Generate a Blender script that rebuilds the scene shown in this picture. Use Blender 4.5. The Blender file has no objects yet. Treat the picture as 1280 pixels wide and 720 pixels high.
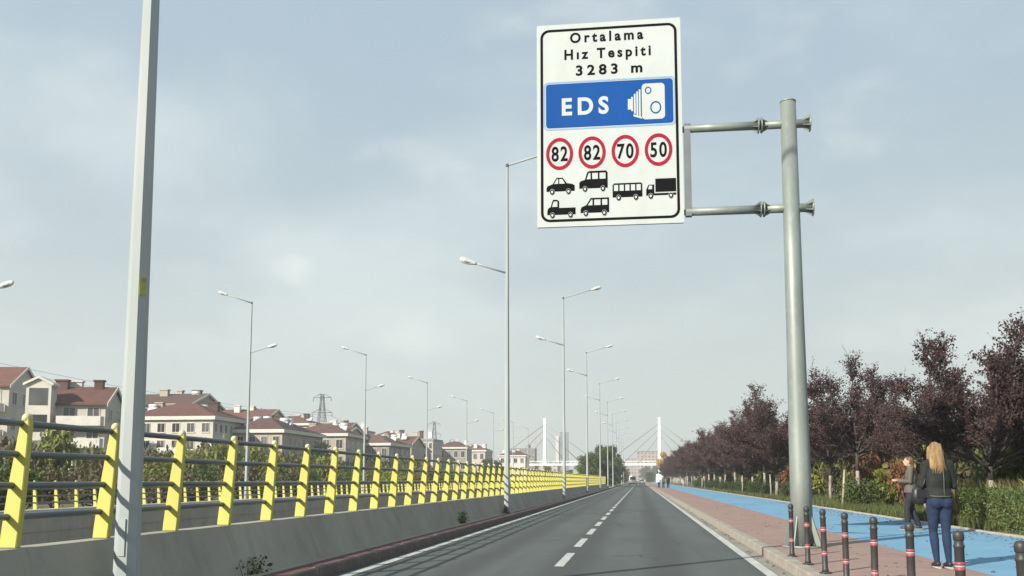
import bpy, bmesh, math, random
from mathutils import Vector, Matrix
R = math.radians
PI = math.pi
rnd = random.Random(7)
scn = bpy.context.scene
C = scn.collection

# ------------------------------------------------------------------ camera
cam_d = bpy.data.cameras.new('camera')
cam_d.lens = 33.75; cam_d.sensor_width = 36.0
cam_d.shift_y = 105 / 1280
cam_d.clip_start = 0.1; cam_d.clip_end = 9000
cam = bpy.data.objects.new('camera', cam_d)
cam.location = (0, 0, 1.35)
cam.rotation_euler = (R(90 + 6.4188), 0, R(7.5476))
C.objects.link(cam)
scn.camera = cam

# ------------------------------------------------------------------ light
SUN_AZ, SUN_EL = 52.0, 28.0        # light travels towards (+cos az, +sin az), sun this high
trav = Vector((math.cos(R(SUN_AZ)) * math.cos(R(SUN_EL)), math.sin(R(SUN_AZ)) * math.cos(R(SUN_EL)), -math.sin(R(SUN_EL))))
sun_d = bpy.data.lights.new('sun', 'SUN')
sun_d.energy = 5.0; sun_d.angle = R(0.6); sun_d.color = (1.0, 0.93, 0.82)
sun = bpy.data.objects.new('sun', sun_d)
sun.rotation_euler = trav.to_track_quat('-Z', 'Y').to_euler()
sun.location = (-30, -30, 60)
C.objects.link(sun)

world = bpy.data.worlds.new('World')
scn.world = world
world.use_nodes = True
nt = world.node_tree
nt.nodes.clear()
wout = nt.nodes.new('ShaderNodeOutputWorld')
bg = nt.nodes.new('ShaderNodeBackground')
bg.inputs['Strength'].default_value = 0.086
sky = nt.nodes.new('ShaderNodeTexSky')
sky.sky_type = 'NISHITA'
sky.sun_disc = False
sky.sun_elevation = R(SUN_EL)
sky.sun_rotation = R(270 - SUN_AZ)
sky.air_density = 1.0; sky.dust_density = 2.0; sky.ozone_density = 1.2
tc = nt.nodes.new('ShaderNodeTexCoord')
def wnoise(scale, stretch, detail, lo, hi, rough=0.55):
    m = nt.nodes.new('ShaderNodeMapping'); m.inputs['Scale'].default_value = stretch
    n = nt.nodes.new('ShaderNodeTexNoise'); n.inputs['Scale'].default_value = scale
    n.inputs['Detail'].default_value = detail; n.inputs['Roughness'].default_value = rough
    r = nt.nodes.new('ShaderNodeMapRange'); r.interpolation_type = 'SMOOTHSTEP'
    r.inputs['From Min'].default_value = lo; r.inputs['From Max'].default_value = hi
    nt.links.new(tc.outputs['Generated'], m.inputs['Vector'])
    nt.links.new(m.outputs[0], n.inputs['Vector'])
    nt.links.new(n.outputs['Fac'], r.inputs['Value'])
    return r.outputs[0], m
def wmix(fac, a, b):
    x = nt.nodes.new('ShaderNodeMix'); x.data_type = 'RGBA'
    if hasattr(fac, 'is_output'): nt.links.new(fac, x.inputs[0])
    else: x.inputs[0].default_value = fac
    for s, v in ((6, a), (7, b)):
        if hasattr(v, 'is_output'): nt.links.new(v, x.inputs[s])
        else: x.inputs[s].default_value = (*v, 1)
    return x.outputs[2]
def wscale(fac, k):
    m = nt.nodes.new('ShaderNodeMath'); m.operation = 'MULTIPLY'; m.inputs[1].default_value = k
    nt.links.new(fac, m.inputs[0]); return m.outputs[0]
veil = wmix(0.985, sky.outputs[0], (3.05, 3.88, 4.55))            # thin high veil over the whole sky
sep = nt.nodes.new('ShaderNodeSeparateXYZ'); nt.links.new(tc.outputs['Generated'], sep.inputs[0])
hz = nt.nodes.new('ShaderNodeMapRange'); hz.interpolation_type = 'SMOOTHSTEP'
hz.inputs['From Min'].default_value = 0.42; hz.inputs['From Max'].default_value = -0.02
nt.links.new(sep.outputs['Z'], hz.inputs['Value'])
veil = wmix(wscale(hz.outputs[0], 0.95), veil, (4.8, 5.25, 4.9))   # dusty band that lies on the horizon all round
f1, _ = wnoise(2.0, (1, 1, 2.3), 6, 0.44, 0.72)
s1 = wmix(wscale(f1, 0.52), veil, (5.7, 6.35, 6.3))
f2, mp = wnoise(4.2, (1, 1, 1.9), 7, 0.56, 0.76)
mp.inputs['Location'].default_value = (3.1, 0.4, 0.15)
s2 = wmix(wscale(f2, 0.42), s1, (5.9, 6.3, 6.1))
def cloud(base, centre, size, amount, col, ns=7.0):
    d = nt.nodes.new('ShaderNodeVectorMath'); d.operation = 'SUBTRACT'; d.inputs[1].default_value = centre; nt.links.new(tc.outputs['Generated'], d.inputs[0])
    n = nt.nodes.new('ShaderNodeTexNoise'); n.inputs['Scale'].default_value = ns; n.inputs['Detail'].default_value = 6; nt.links.new(tc.outputs['Generated'], n.inputs['Vector'])
    n0 = nt.nodes.new('ShaderNodeVectorMath'); n0.operation = 'SUBTRACT'; n0.inputs[1].default_value = (.5, .5, .5); nt.links.new(n.outputs['Color'], n0.inputs[0])
    w_ = nt.nodes.new('ShaderNodeVectorMath'); w_.operation = 'MULTIPLY'; w_.inputs[1].default_value = (1 / size[0], 1 / size[0], 1 / size[1]); nt.links.new(d.outputs[0], w_.inputs[0])
    a = nt.nodes.new('ShaderNodeVectorMath'); a.operation = 'MULTIPLY_ADD'; a.inputs[1].default_value = (1.9, 1.9, 1.9); nt.links.new(n0.outputs[0], a.inputs[0]); nt.links.new(w_.outputs[0], a.inputs[2])
    l = nt.nodes.new('ShaderNodeVectorMath'); l.operation = 'LENGTH'; nt.links.new(a.outputs[0], l.inputs[0])
    r = nt.nodes.new('ShaderNodeMapRange'); r.interpolation_type = 'SMOOTHSTEP'; r.inputs['From Min'].default_value = 1.15; r.inputs['From Max'].default_value = 0.1
    r.inputs['To Max'].default_value = amount; nt.links.new(l.outputs['Value'], r.inputs['Value'])
    return wmix(r.outputs[0], base, col)
s2 = cloud(s2, (-0.478, 0.811, 0.338), (.20, .085), .5, (5.6, 6.2, 6.1))
s2 = cloud(s2, (-0.345, 0.914, 0.211), (.03, .02), .5, (6.2, 6.6, 6.4), 24)
s2 = cloud(s2, (-0.23, 0.961, 0.153), (.06, .035), .45, (6.2, 6.5, 6.2), 18)
nt.links.new(s2, bg.inputs['Color'])
nt.links.new(bg.outputs[0], wout.inputs['Surface'])

scn.view_settings.view_transform = 'Standard'
scn.view_settings.look = 'None'
scn.view_settings.exposure = 0.76
scn.view_settings.gamma = 1.0
scn.view_settings.use_curve_mapping = False

# ------------------------------------------------------------------ materials
def mat(name, col, rough=0.7, col2=None, scale=3.0, detail=5, bump=0.0, bscale=None, metal=0.0, stretch=(1, 1, 1), lo=0.35, hi=0.65, spec=0.4, coords='Object', island=False, objrand=0.0, transl=0.0):
    m = bpy.data.materials.new(name); m.use_nodes = True
    t = m.node_tree; t.nodes.clear()
    out = t.nodes.new('ShaderNodeOutputMaterial')
    b = t.nodes.new('ShaderNodeBsdfPrincipled')
    b.inputs['Roughness'].default_value = rough
    b.inputs['Metallic'].default_value = metal
    b.inputs['Specular IOR Level'].default_value = spec
    t.links.new(b.outputs[0], out.inputs['Surface'])
    cur = None
    c = t.nodes.new('ShaderNodeTexCoord')
    mp = t.nodes.new('ShaderNodeMapping'); mp.inputs['Scale'].default_value = stretch
    t.links.new(c.outputs[coords], mp.inputs['Vector'])
    if col2 is not None:
        mx = t.nodes.new('ShaderNodeMix'); mx.data_type = 'RGBA'
        mx.inputs[6].default_value = (*col, 1); mx.inputs[7].default_value = (*col2, 1)
        if island:
            g = t.nodes.new('ShaderNodeNewGeometry'); t.links.new(g.outputs['Random Per Island'], mx.inputs[0])
        else:
            n = t.nodes.new('ShaderNodeTexNoise'); n.inputs['Scale'].default_value = scale; n.inputs['Detail'].default_value = detail
            n.inputs['Roughness'].default_value = 0.6
            r = t.nodes.new('ShaderNodeMapRange'); r.inputs['From Min'].default_value = lo; r.inputs['From Max'].default_value = hi
            t.links.new(mp.outputs[0], n.inputs['Vector']); t.links.new(n.outputs['Fac'], r.inputs['Value']); t.links.new(r.outputs[0], mx.inputs[0])
        cur = mx.outputs[2]
        if objrand:
            oi = t.nodes.new('ShaderNodeObjectInfo')
            hs = t.nodes.new('ShaderNodeHueSaturation')
            r2 = t.nodes.new('ShaderNodeMapRange'); r2.inputs['To Min'].default_value = 1 - objrand; r2.inputs['To Max'].default_value = 1 + objrand
            t.links.new(oi.outputs['Random'], r2.inputs['Value']); t.links.new(r2.outputs[0], hs.inputs['Value'])
            t.links.new(cur, hs.inputs['Color']); cur = hs.outputs[0]
        t.links.new(cur, b.inputs['Base Color'])
    else:
        b.inputs['Base Color'].default_value = (*col, 1)
    if bump:
        n2 = t.nodes.new('ShaderNodeTexNoise'); n2.inputs['Scale'].default_value = bscale or scale * 6; n2.inputs['Detail'].default_value = 4
        t.links.new(mp.outputs[0], n2.inputs['Vector'])
        bp = t.nodes.new('ShaderNodeBump'); bp.inputs['Strength'].default_value = bump; bp.inputs['Distance'].default_value = 0.02
        t.links.new(n2.outputs['Fac'], bp.inputs['Height']); t.links.new(bp.outputs[0], b.inputs['Normal'])
    if transl:
        tr = t.nodes.new('ShaderNodeBsdfTranslucent')
        if cur is not None: t.links.new(cur, tr.inputs['Color'])
        else: tr.inputs['Color'].default_value = (*col, 1)
        ms = t.nodes.new('ShaderNodeMixShader'); ms.inputs[0].default_value = transl
        t.links.new(b.outputs[0], ms.inputs[1]); t.links.new(tr.outputs[0], ms.inputs[2]); t.links.new(ms.outputs[0], out.inputs['Surface'])
    return m

def layered(m, col, fac_scale, lo, hi, stretch, amount=1.0):
    """mix a further noise-shaped stain of colour col over a material's base colour"""
    t = m.node_tree
    b = next(n for n in t.nodes if n.type == 'BSDF_PRINCIPLED')
    src = b.inputs['Base Color'].links[0].from_socket
    c = t.nodes.new('ShaderNodeTexCoord'); mp = t.nodes.new('ShaderNodeMapping'); mp.inputs['Scale'].default_value = stretch
    n = t.nodes.new('ShaderNodeTexNoise'); n.inputs['Scale'].default_value = fac_scale; n.inputs['Detail'].default_value = 6; n.inputs['Roughness'].default_value = 0.65
    r = t.nodes.new('ShaderNodeMapRange'); r.inputs['From Min'].default_value = lo; r.inputs['From Max'].default_value = hi; r.inputs['To Max'].default_value = amount
    mx = t.nodes.new('ShaderNodeMix'); mx.data_type = 'RGBA'; mx.inputs[7].default_value = (*col, 1)
    t.links.new(c.outputs['Object'], mp.inputs['Vector']); t.links.new(mp.outputs[0], n.inputs['Vector'])
    t.links.new(n.outputs['Fac'], r.inputs['Value']); t.links.new(r.outputs[0], mx.inputs[0])
    t.links.new(src, mx.inputs[6]); t.links.new(mx.outputs[2], b.inputs['Base Color'])
    return m

M = {}
M['asphalt'] = mat('asphalt', (0.066, 0.075, 0.071), 0.85, (0.086, 0.096, 0.091), 0.55, 8, 0.35, 90, stretch=(1, 0.35, 1))
layered(M['asphalt'], (0.044, 0.05, 0.048), 0.9, 0.5, 0.72, (1.2, 0.04, 1), 0.55)
layered(M['asphalt'], (0.1, 0.108, 0.1), 1.3, 0.6, 0.85, (0.8, 0.5, 1), 0.5)
def wheel_tracks(m):
    t = m.node_tree; b = next(n for n in t.nodes if n.type == 'BSDF_PRINCIPLED'); src = b.inputs['Base Color'].links[0].from_socket
    c = t.nodes.new('ShaderNodeTexCoord'); mp = t.nodes.new('ShaderNodeMapping'); mp.inputs['Location'].default_value = (0.35, 0, 0)
    wv = t.nodes.new('ShaderNodeTexWave'); wv.wave_type = 'BANDS'; wv.bands_direction = 'X'; wv.inputs['Scale'].default_value = 0.2
    wv.inputs['Distortion'].default_value = 0.8; wv.inputs['Detail'].default_value = 3; wv.inputs['Detail Scale'].default_value = 0.6
    r = t.nodes.new('ShaderNodeMapRange'); r.inputs['From Min'].default_value = .35; r.inputs['From Max'].default_value = .95; r.inputs['To Max'].default_value = .8
    mx = t.nodes.new('ShaderNodeMix'); mx.data_type = 'RGBA'; mx.inputs[7].default_value = (0.046, 0.052, 0.05, 1)
    t.links.new(c.outputs['Object'], mp.inputs[0]); t.links.new(mp.outputs[0], wv.inputs[0]); t.links.new(wv.outputs['Fac'], r.inputs['Value']); t.links.new(r.outputs[0], mx.inputs[0])
    t.links.new(src, mx.inputs[6]); t.links.new(mx.outputs[2], b.inputs['Base Color'])
    # hairline cracks
    vo = t.nodes.new('ShaderNodeTexVoronoi'); vo.feature = 'DISTANCE_TO_EDGE'; vo.inputs['Scale'].default_value = 0.33
    n = t.nodes.new('ShaderNodeTexNoise'); n.inputs['Scale'].default_value = 1.6; n.inputs['Detail'].default_value = 6
    ad = t.nodes.new('ShaderNodeVectorMath'); ad.operation = 'MULTIPLY_ADD'; ad.inputs[1].default_value = (.9, .9, 0)
    t.links.new(n.outputs['Color'], ad.inputs[0]); t.links.new(c.outputs['Object'], n.inputs[0]); t.links.new(c.outputs['Object'], ad.inputs[2]); t.links.new(ad.outputs[0], vo.inputs[0])
    n3 = t.nodes.new('ShaderNodeTexNoise'); n3.inputs['Scale'].default_value = .22; t.links.new(c.outputs['Object'], n3.inputs[0])
    r1 = t.nodes.new('ShaderNodeMapRange'); r1.inputs['From Min'].default_value = .012; r1.inputs['From Max'].default_value = .004
    r2 = t.nodes.new('ShaderNodeMapRange'); r2.inputs['From Min'].default_value = .5; r2.inputs['From Max'].default_value = .58; r2.inputs['To Max'].default_value = .75
    t.links.new(vo.outputs['Distance'], r1.inputs['Value']); t.links.new(n3.outputs['Fac'], r2.inputs['Value'])
    ml = t.nodes.new('ShaderNodeMath'); ml.operation = 'MULTIPLY'; t.links.new(r1.outputs[0], ml.inputs[0]); t.links.new(r2.outputs[0], ml.inputs[1])
    m2 = t.nodes.new('ShaderNodeMix'); m2.data_type = 'RGBA'; m2.inputs[7].default_value = (.022, .024, .023, 1)
    t.links.new(ml.outputs[0], m2.inputs[0]); t.links.new(mx.outputs[2], m2.inputs[6]); t.links.new(m2.outputs[2], b.inputs['Base Color'])
wheel_tracks(M['asphalt'])
layered(M['asphalt'], (0.11, 0.118, 0.112), 60, 0.62, 0.75, (1, 1, 1), 0.5)
M['line_paint'] = mat('line_paint', (0.48, 0.48, 0.44), 0.6, (0.32, 0.33, 0.31), 2.5, 8, stretch=(2, 0.6, 1))
layered(M['line_paint'], (0.2, 0.21, 0.2), 14, 0.58, 0.68, (1, 0.5, 1), 0.7)
M['kerb_stone'] = mat('kerb_stone', (0.33, 0.295, 0.25), 0.9, (0.23, 0.205, 0.18), 1.6, 6, 0.25, 30)
M['kerb_dark'] = mat('kerb_dark', (0.17, 0.13, 0.12), 0.9, (0.10, 0.085, 0.08), 2.2, 6, 0.25, 30)
M['gutter'] = mat('gutter', (0.26, 0.245, 0.21), 0.9, (0.18, 0.172, 0.15), 1.2, 6, 0.2, 40, stretch=(1, 0.4, 1))
M['concrete'] = mat('concrete', (0.32, 0.305, 0.255), 0.9, (0.25, 0.24, 0.205), 0.8, 7, 0.25, 25)
layered(M['concrete'], (0.12, 0.115, 0.1), 2.2, 0.54, 0.78, (0.1, 1, 0.3), 0.5)
layered(M['concrete'], (0.10, 0.095, 0.08), 7.0, 0.6, 0.72, (0.02, 1, 0.06), 0.35)
layered(M['concrete'], (0.36, 0.345, 0.3), 0.5, 0.5, 0.75, (1, 1, 1.5), 0.5)
M['pale_concrete'] = mat('pale_concrete', (0.5, 0.49, 0.45), 0.85, (0.4, 0.39, 0.36), 1.4, 5, 0.15, 30)
M['cycle_paint'] = mat('cycle_paint', (0.112, 0.25, 0.37), 0.9, (0.14, 0.285, 0.405), 0.8, 7, 0.15, 60)
layered(M['cycle_paint'], (0.19, 0.31, 0.385), 1.1, 0.58, 0.8, (1, 0.25, 1), 0.55)
layered(M['cycle_paint'], (0.16, 0.28, 0.36), 26, 0.66, 0.74, (1, 0.7, 1), 0.6)
M['verge_soil'] = mat('verge_soil', (0.13, 0.105, 0.06), 1.0, (0.075, 0.085, 0.035), 0.6, 8, 0.5, 12)
M['ground'] = mat('ground', (0.13, 0.115, 0.075), 1.0, (0.09, 0.1, 0.055), 0.05, 8, 0.2, 2)
M['edging'] = mat('edging', (0.42, 0.36, 0.28), 0.9, (0.32, 0.28, 0.22), 2, 5, 0.2, 30)

def paver_mat():
    m = bpy.data.materials.new('red_pavers'); m.use_nodes = True
    t = m.node_tree; b = t.nodes['Principled BSDF']; b.inputs['Roughness'].default_value = 0.9
    c = t.nodes.new('ShaderNodeTexCoord')
    br = t.nodes.new('ShaderNodeTexBrick')
    br.inputs['Color1'].default_value = (0.29, 0.185, 0.155, 1); br.inputs['Color2'].default_value = (0.22, 0.145, 0.125, 1)
    br.inputs['Mortar'].default_value = (0.2, 0.16, 0.14, 1); br.inputs['Scale'].default_value = 1.0
    br.inputs['Mortar Size'].default_value = 0.006; br.inputs['Brick Width'].default_value = 0.2; br.inputs['Row Height'].default_value = 0.1
    t.links.new(c.outputs['Object'], br.inputs['Vector'])
    t.links.new(br.outputs['Color'], b.inputs['Base Color'])
    bp = t.nodes.new('ShaderNodeBump'); bp.inputs['Strength'].default_value = 0.5; bp.inputs['Distance'].default_value = 0.01; bp.invert = True
    t.links.new(br.outputs['Fac'], bp.inputs['Height']); t.links.new(bp.outputs[0], b.inputs['Normal'])
    layered(m, (0.29, 0.22, 0.18), 1.1, 0.5, 0.8, (1, 0.5, 1), 0.6)
    layered(m, (0.13, 0.09, 0.08), 0.8, 0.56, 0.75, (1, 0.35, 1), 0.5)
    return m
M['pavers'] = paver_mat()
M['red_strip'] = mat('red_strip', (0.13, 0.055, 0.052), 0.9, (0.09, 0.045, 0.042), 2.5, 6, 0.3, 30)
M['galv'] = mat('galvanised_steel', (0.235, 0.265, 0.245), 0.5, (0.18, 0.205, 0.19), 2.2, 6, 0.05, 30, metal=0.25, stretch=(1, 1, 0.35), spec=0.4)
layered(M['galv'], (0.15, 0.17, 0.145), 3.0, 0.52, 0.72, (1, 1, 0.12), 0.7)
layered(M['galv'], (0.31, 0.335, 0.32), 9.0, 0.56, 0.7, (1, 1, 0.5), 0.4)
M['lamp_steel'] = mat('lamp_pole_steel', (0.33, 0.36, 0.355), 0.55, (0.27, 0.3, 0.295), 1.5, 5, 0.0, metal=0.0, stretch=(1, 1, 0.2))
M['lamp_head'] = mat('lamp_housing', (0.42, 0.44, 0.43), 0.5, (0.34, 0.36, 0.35), 4, 3)
M['lamp_glass'] = mat('lamp_glass', (0.25, 0.27, 0.26), 0.15, spec=0.6)
M['dark_joint'] = mat('dark_joint', (0.06, 0.065, 0.065), 0.6)
M['yellow'] = mat('yellow_paint', (0.47, 0.445, 0.105), 0.6, (0.44, 0.41, 0.095), 3, 5)
layered(M['yellow'], (0.36, 0.3, 0.08), 9, 0.62, 0.74, (1, 1, 0.35), 0.7)
layered(M['yellow'], (0.25, 0.2, 0.09), 30, 0.68, 0.74, (1, 1, 0.5), 0.8)
M['rail'] = mat('rail_grey', (0.12, 0.135, 0.145), 0.45, (0.09, 0.105, 0.115), 2, 5, metal=0.2)
M['cap'] = mat('post_cap', (0.5, 0.48, 0.25), 0.5, (0.45, 0.43, 0.25), 8, 3)
M['sign_white'] = mat('sign_white', (0.43, 0.465, 0.455), 0.7, (0.4, 0.435, 0.425), 1.2, 6, spec=0.2)
layered(M['sign_white'], (0.36, 0.37, 0.33), 2.0, 0.5, 0.8, (1, 1, 0.15), 0.5)
M['sign_black'] = mat('sign_black', (0.007, 0.007, 0.008), 0.9, spec=0.05)
M['sign_blue'] = mat('sign_blue', (0.002, 0.055, 0.23), 0.7, (0.002, 0.062, 0.25), 1.5, 4, spec=0.15)
M['sign_pale_blue'] = mat('sign_pale_blue', (0.2, 0.31, 0.45), 0.6)
M['sign_red'] = mat('sign_red', (0.27, 0.008, 0.028), 0.7, spec=0.15)
M['sign_back'] = mat('sign_back', (0.2, 0.21, 0.22), 0.5, (0.16, 0.17, 0.18), 2, 4, metal=0.3)
M['frame_dark'] = mat('frame_dark', (0.17, 0.19, 0.2), 0.5, (0.13, 0.145, 0.155), 2, 4, metal=0.3)
M['bollard'] = mat('bollard_black', (0.028, 0.027, 0.027), 0.5, (0.045, 0.042, 0.04), 9, 4)
M['band_red'] = mat('reflective_red', (0.26, 0.06, 0.075), 0.35)
M['band_white'] = mat('reflective_white', (0.33, 0.29, 0.29), 0.35)
M['bark'] = mat('bark', (0.085, 0.07, 0.062), 0.95, (0.05, 0.042, 0.038), 6, 5, 0.4, 25, stretch=(1, 1, 0.3))
M['bark_pale'] = mat('bark_pale', (0.3, 0.265, 0.21), 0.95, (0.2, 0.175, 0.14), 8, 5, 0.3, 25, stretch=(1, 1, 0.3))
M['limewash'] = mat('limewashed_bark', (0.32, 0.3, 0.255), 0.95, (0.17, 0.155, 0.13), 7, 5, 0.3, 25, stretch=(1, 1, 0.4))
M['plum'] = mat('plum_leaf', (0.04, 0.023, 0.026), 0.6, (0.11, 0.052, 0.05), island=True, objrand=0.25, transl=0.25)
M['green'] = mat('green_leaf', (0.045, 0.075, 0.02), 0.6, (0.12, 0.15, 0.04), island=True, objrand=0.25, transl=0.3)
M['dark_green'] = mat('dark_green_leaf', (0.02, 0.04, 0.012), 0.6, (0.055, 0.08, 0.03), island=True, objrand=0.2, transl=0.15)
M['lime'] = mat('lime_leaf', (0.12, 0.15, 0.03), 0.6, (0.24, 0.25, 0.06), island=True, objrand=0.2, transl=0.35)
M['rust'] = mat('rust_leaf', (0.10, 0.045, 0.022), 0.7, (0.2, 0.09, 0.04), island=True, objrand=0.25, transl=0.25)
M['olive'] = mat('olive_leaf', (0.07, 0.065, 0.03), 0.7, (0.14, 0.12, 0.055), island=True, objrand=0.3, transl=0.25)
M['gold'] = mat('gold_leaf', (0.45, 0.24, 0.02), 0.6, (0.62, 0.36, 0.04), island=True, transl=0.35)
M['grass'] = mat('grass_blade', (0.05, 0.08, 0.02), 0.8, (0.13, 0.14, 0.05), island=True, transl=0.3)
M['dry_grass'] = mat('dry_grass', (0.16, 0.17, 0.055), 0.8, (0.3, 0.26, 0.12), island=True, transl=0.3)
M['stake'] = mat('stake_wood', (0.33, 0.29, 0.22), 0.9, (0.22, 0.19, 0.15), 6, 5, 0.2, 25, stretch=(1, 1, 0.2))

# ------------------------------------------------------------------ mesh helper
class MB:
    def __init__(s): s.v = []; s.f = []; s.sm = []
    def add(s, vs, fs, smooth=False):
        o = len(s.v); s.v += [tuple(v) for v in vs]
        s.f += [tuple(i + o for i in f) for f in fs]; s.sm += [smooth] * len(fs); return s
    def box(s, x0, x1, y0, y1, z0, z1):
        return s.add([(x0,y0,z0),(x1,y0,z0),(x1,y1,z0),(x0,y1,z0),(x0,y0,z1),(x1,y0,z1),(x1,y1,z1),(x0,y1,z1)],
                     [(0,3,2,1),(4,5,6,7),(0,1,5,4),(1,2,6,5),(2,3,7,6),(3,0,4,7)])
    def tube(s, pts, rad, n=8, cap=True, flat=None, smooth=True, phase=0.0):
        pts = [Vector(p) for p in pts]
        if not hasattr(rad, '__len__'): rad = [rad] * len(pts)
        rings = []; prev = None
        for i, p in enumerate(pts):
            d = (pts[min(i + 1, len(pts) - 1)] - pts[max(i - 1, 0)])
            if d.length < 1e-9: d = Vector((0, 0, 1))
            d.normalize()
            if prev is None:
                a = Vector((1, 0, 0)) if abs(d.x) < 0.9 else Vector((0, 1, 0))
                u = (a - d * a.dot(d)).normalized()
            else:
                u = (prev - d * prev.dot(d)).normalized()
            prev = u; w = d.cross(u)
            r = rad[i]; rx, ry = (r if hasattr(r, '__len__') else (r, r))
            rings.append([p + u * (rx * math.cos(2 * PI * k / n + phase)) + w * (ry * math.sin(2 * PI * k / n + phase)) for k in range(n)])
        vs = [v for r in rings for v in r]; fs = []
        for i in range(len(rings) - 1):
            for k in range(n):
                a, b = i * n + k, i * n + (k + 1) % n
                fs.append((a, b, b + n, a + n))
        s.add(vs, fs, smooth)
        if cap:
            o = len(s.v) - len(vs)
            s.f += [tuple(o + n - 1 - k for k in range(n)), tuple(o + len(vs) - n + k for k in range(n))]; s.sm += [False, False]
        return s
    def lathe(s, prof, n=12, at=(0, 0, 0), smooth=True, sx=1, sy=1):
        ax, ay, az = at; vs = []; fs = []
        for r, z in prof:
            for k in range(n):
                a = 2 * PI * k / n; vs.append((ax + r * sx * math.cos(a), ay + r * sy * math.sin(a), az + z))
        for i in range(len(prof) - 1):
            for k in range(n):
                a, b = i * n + k, i * n + (k + 1) % n
                fs.append((a, b, b + n, a + n))
        s.add(vs, fs, smooth)
        o = len(s.v) - len(vs)
        s.f += [tuple(o + n - 1 - k for k in range(n)), tuple(o + len(vs) - n + k for k in range(n))]; s.sm += [False, False]
        return s
    def ell(s, c, r, n=12, m=8):
        c = Vector(c); vs = []; fs = []
        rx, ry, rz = r if hasattr(r, '__len__') else (r, r, r)
        for i in range(1, m):
            t = PI * i / m
            for k in range(n):
                a = 2 * PI * k / n; vs.append((c.x + rx * math.sin(t) * math.cos(a), c.y + ry * math.sin(t) * math.sin(a), c.z - rz * math.cos(t)))
        for i in range(m - 2):
            for k in range(n):
                a, b = i * n + k, i * n + (k + 1) % n; fs.append((a, b, b + n, a + n))
        o = len(vs); vs += [(c.x, c.y, c.z - rz), (c.x, c.y, c.z + rz)]
        for k in range(n):
            fs.append((o, (k + 1) % n, k)); fs.append((o + 1, (m - 2) * n + k, (m - 2) * n + (k + 1) % n))
        return s.add(vs, fs, True)
    def prism(s, poly, y0, y1):                 # polygon (x, z) counter-clockwise seen from -y, given depth along y
        n = len(poly)
        vs = [(x, y0, z) for x, z in poly] + [(x, y1, z) for x, z in poly]
        fs = [tuple(range(n)), tuple(range(2 * n - 1, n - 1, -1))]
        fs += [((k + 1) % n, k, k + n, (k + 1) % n + n) for k in range(n)]
        return s.add(vs, fs)
    def quad(s, a, b, c, d): return s.add([a, b, c, d], [(0, 1, 2, 3)])
    def mesh(s, name, m):
        me = bpy.data.meshes.new(name); me.from_pydata(s.v, [], s.f)
        for p, sm in zip(me.polygons, s.sm): p.use_smooth = sm
        me.materials.append(m); me.update(); return me
    def build(s, name, m, parent=None, loc=None):
        return put(name, s.mesh(name, m), parent, loc)

def put(name, me, parent=None, loc=None, rz=0.0, sc=None):
    o = bpy.data.objects.new(name, me); C.objects.link(o)
    if parent is not None: o.parent = parent
    if loc is not None: o.location = loc
    if rz: o.rotation_euler = (0, 0, rz)
    if sc is not None: o.scale = sc if hasattr(sc, '__len__') else (sc, sc, sc)
    return o
def tag(o, label=None, cat=None, group=None, kind=None):
    if label: o['label'] = label
    if cat: o['category'] = cat
    if group: o['group'] = group
    if kind: o['kind'] = kind
    return o
def thing(name, label, cat, loc=(0, 0, 0), rz=0.0, group=None):
    o = put(name, None, None, loc, rz)
    return tag(o, label, cat, group)
def copy_tree(o, parent=None):
    c = o.copy(); C.objects.link(c)
    if parent is not None: c.parent = parent
    for ch in list(o.children): copy_tree(ch, c)
    return c
def bevel(me, w, seg=2):
    bm = bmesh.new(); bm.from_mesh(me)
    bmesh.ops.bevel(bm, geom=[e for e in bm.edges if len(e.link_faces) == 2 and e.calc_face_angle(0) > 0.5], offset=w, segments=seg, affect='EDGES', profile=0.6)
    bm.to_mesh(me); bm.free(); return me

# ------------------------------------------------------------------ ground, road, pavement
FAR, NEAR, CUT0, CUT1 = 3000.0, -300.0, -60.0, 176.0
XL, XR, ZC = -24.7, -5.45, -5.6
g = MB()
g.quad((-FAR,NEAR,-0.25),(XL,NEAR,-0.25),(XL,FAR,-0.25),(-FAR,FAR,-0.25))
g.quad((XR,NEAR,-0.02),(FAR,NEAR,-0.02),(FAR,FAR,-0.02),(XR,FAR,-0.02))
g.quad((XL,NEAR,-0.25),(XR,NEAR,-0.02),(XR,CUT0,-0.02),(XL,CUT0,-0.25))
g.quad((XL,CUT1,-0.25),(XR,CUT1,-0.02),(XR,FAR,-0.02),(XL,FAR,-0.25))
g.quad((XL,CUT0,ZC),(XR,CUT0,ZC),(XR,CUT1,ZC),(XL,CUT1,ZC))
g.quad((XL,CUT0,-0.25),(XL,CUT0,ZC),(XL,CUT1,ZC),(XL,CUT1,-0.25))
g.quad((XR,CUT0,ZC),(XR,CUT0,-0.02),(XR,CUT1,-0.02),(XR,CUT1,ZC))
g.quad((XL,CUT1,ZC),(XR,CUT1,ZC),(XR,CUT1,-0.02),(XL,CUT1,-0.25))
g.quad((XL,CUT0,-0.25),(XR,CUT0,-0.02),(XR,CUT0,ZC),(XL,CUT0,ZC))
tag(g.build('ground', M['ground']), kind='structure')

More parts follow.
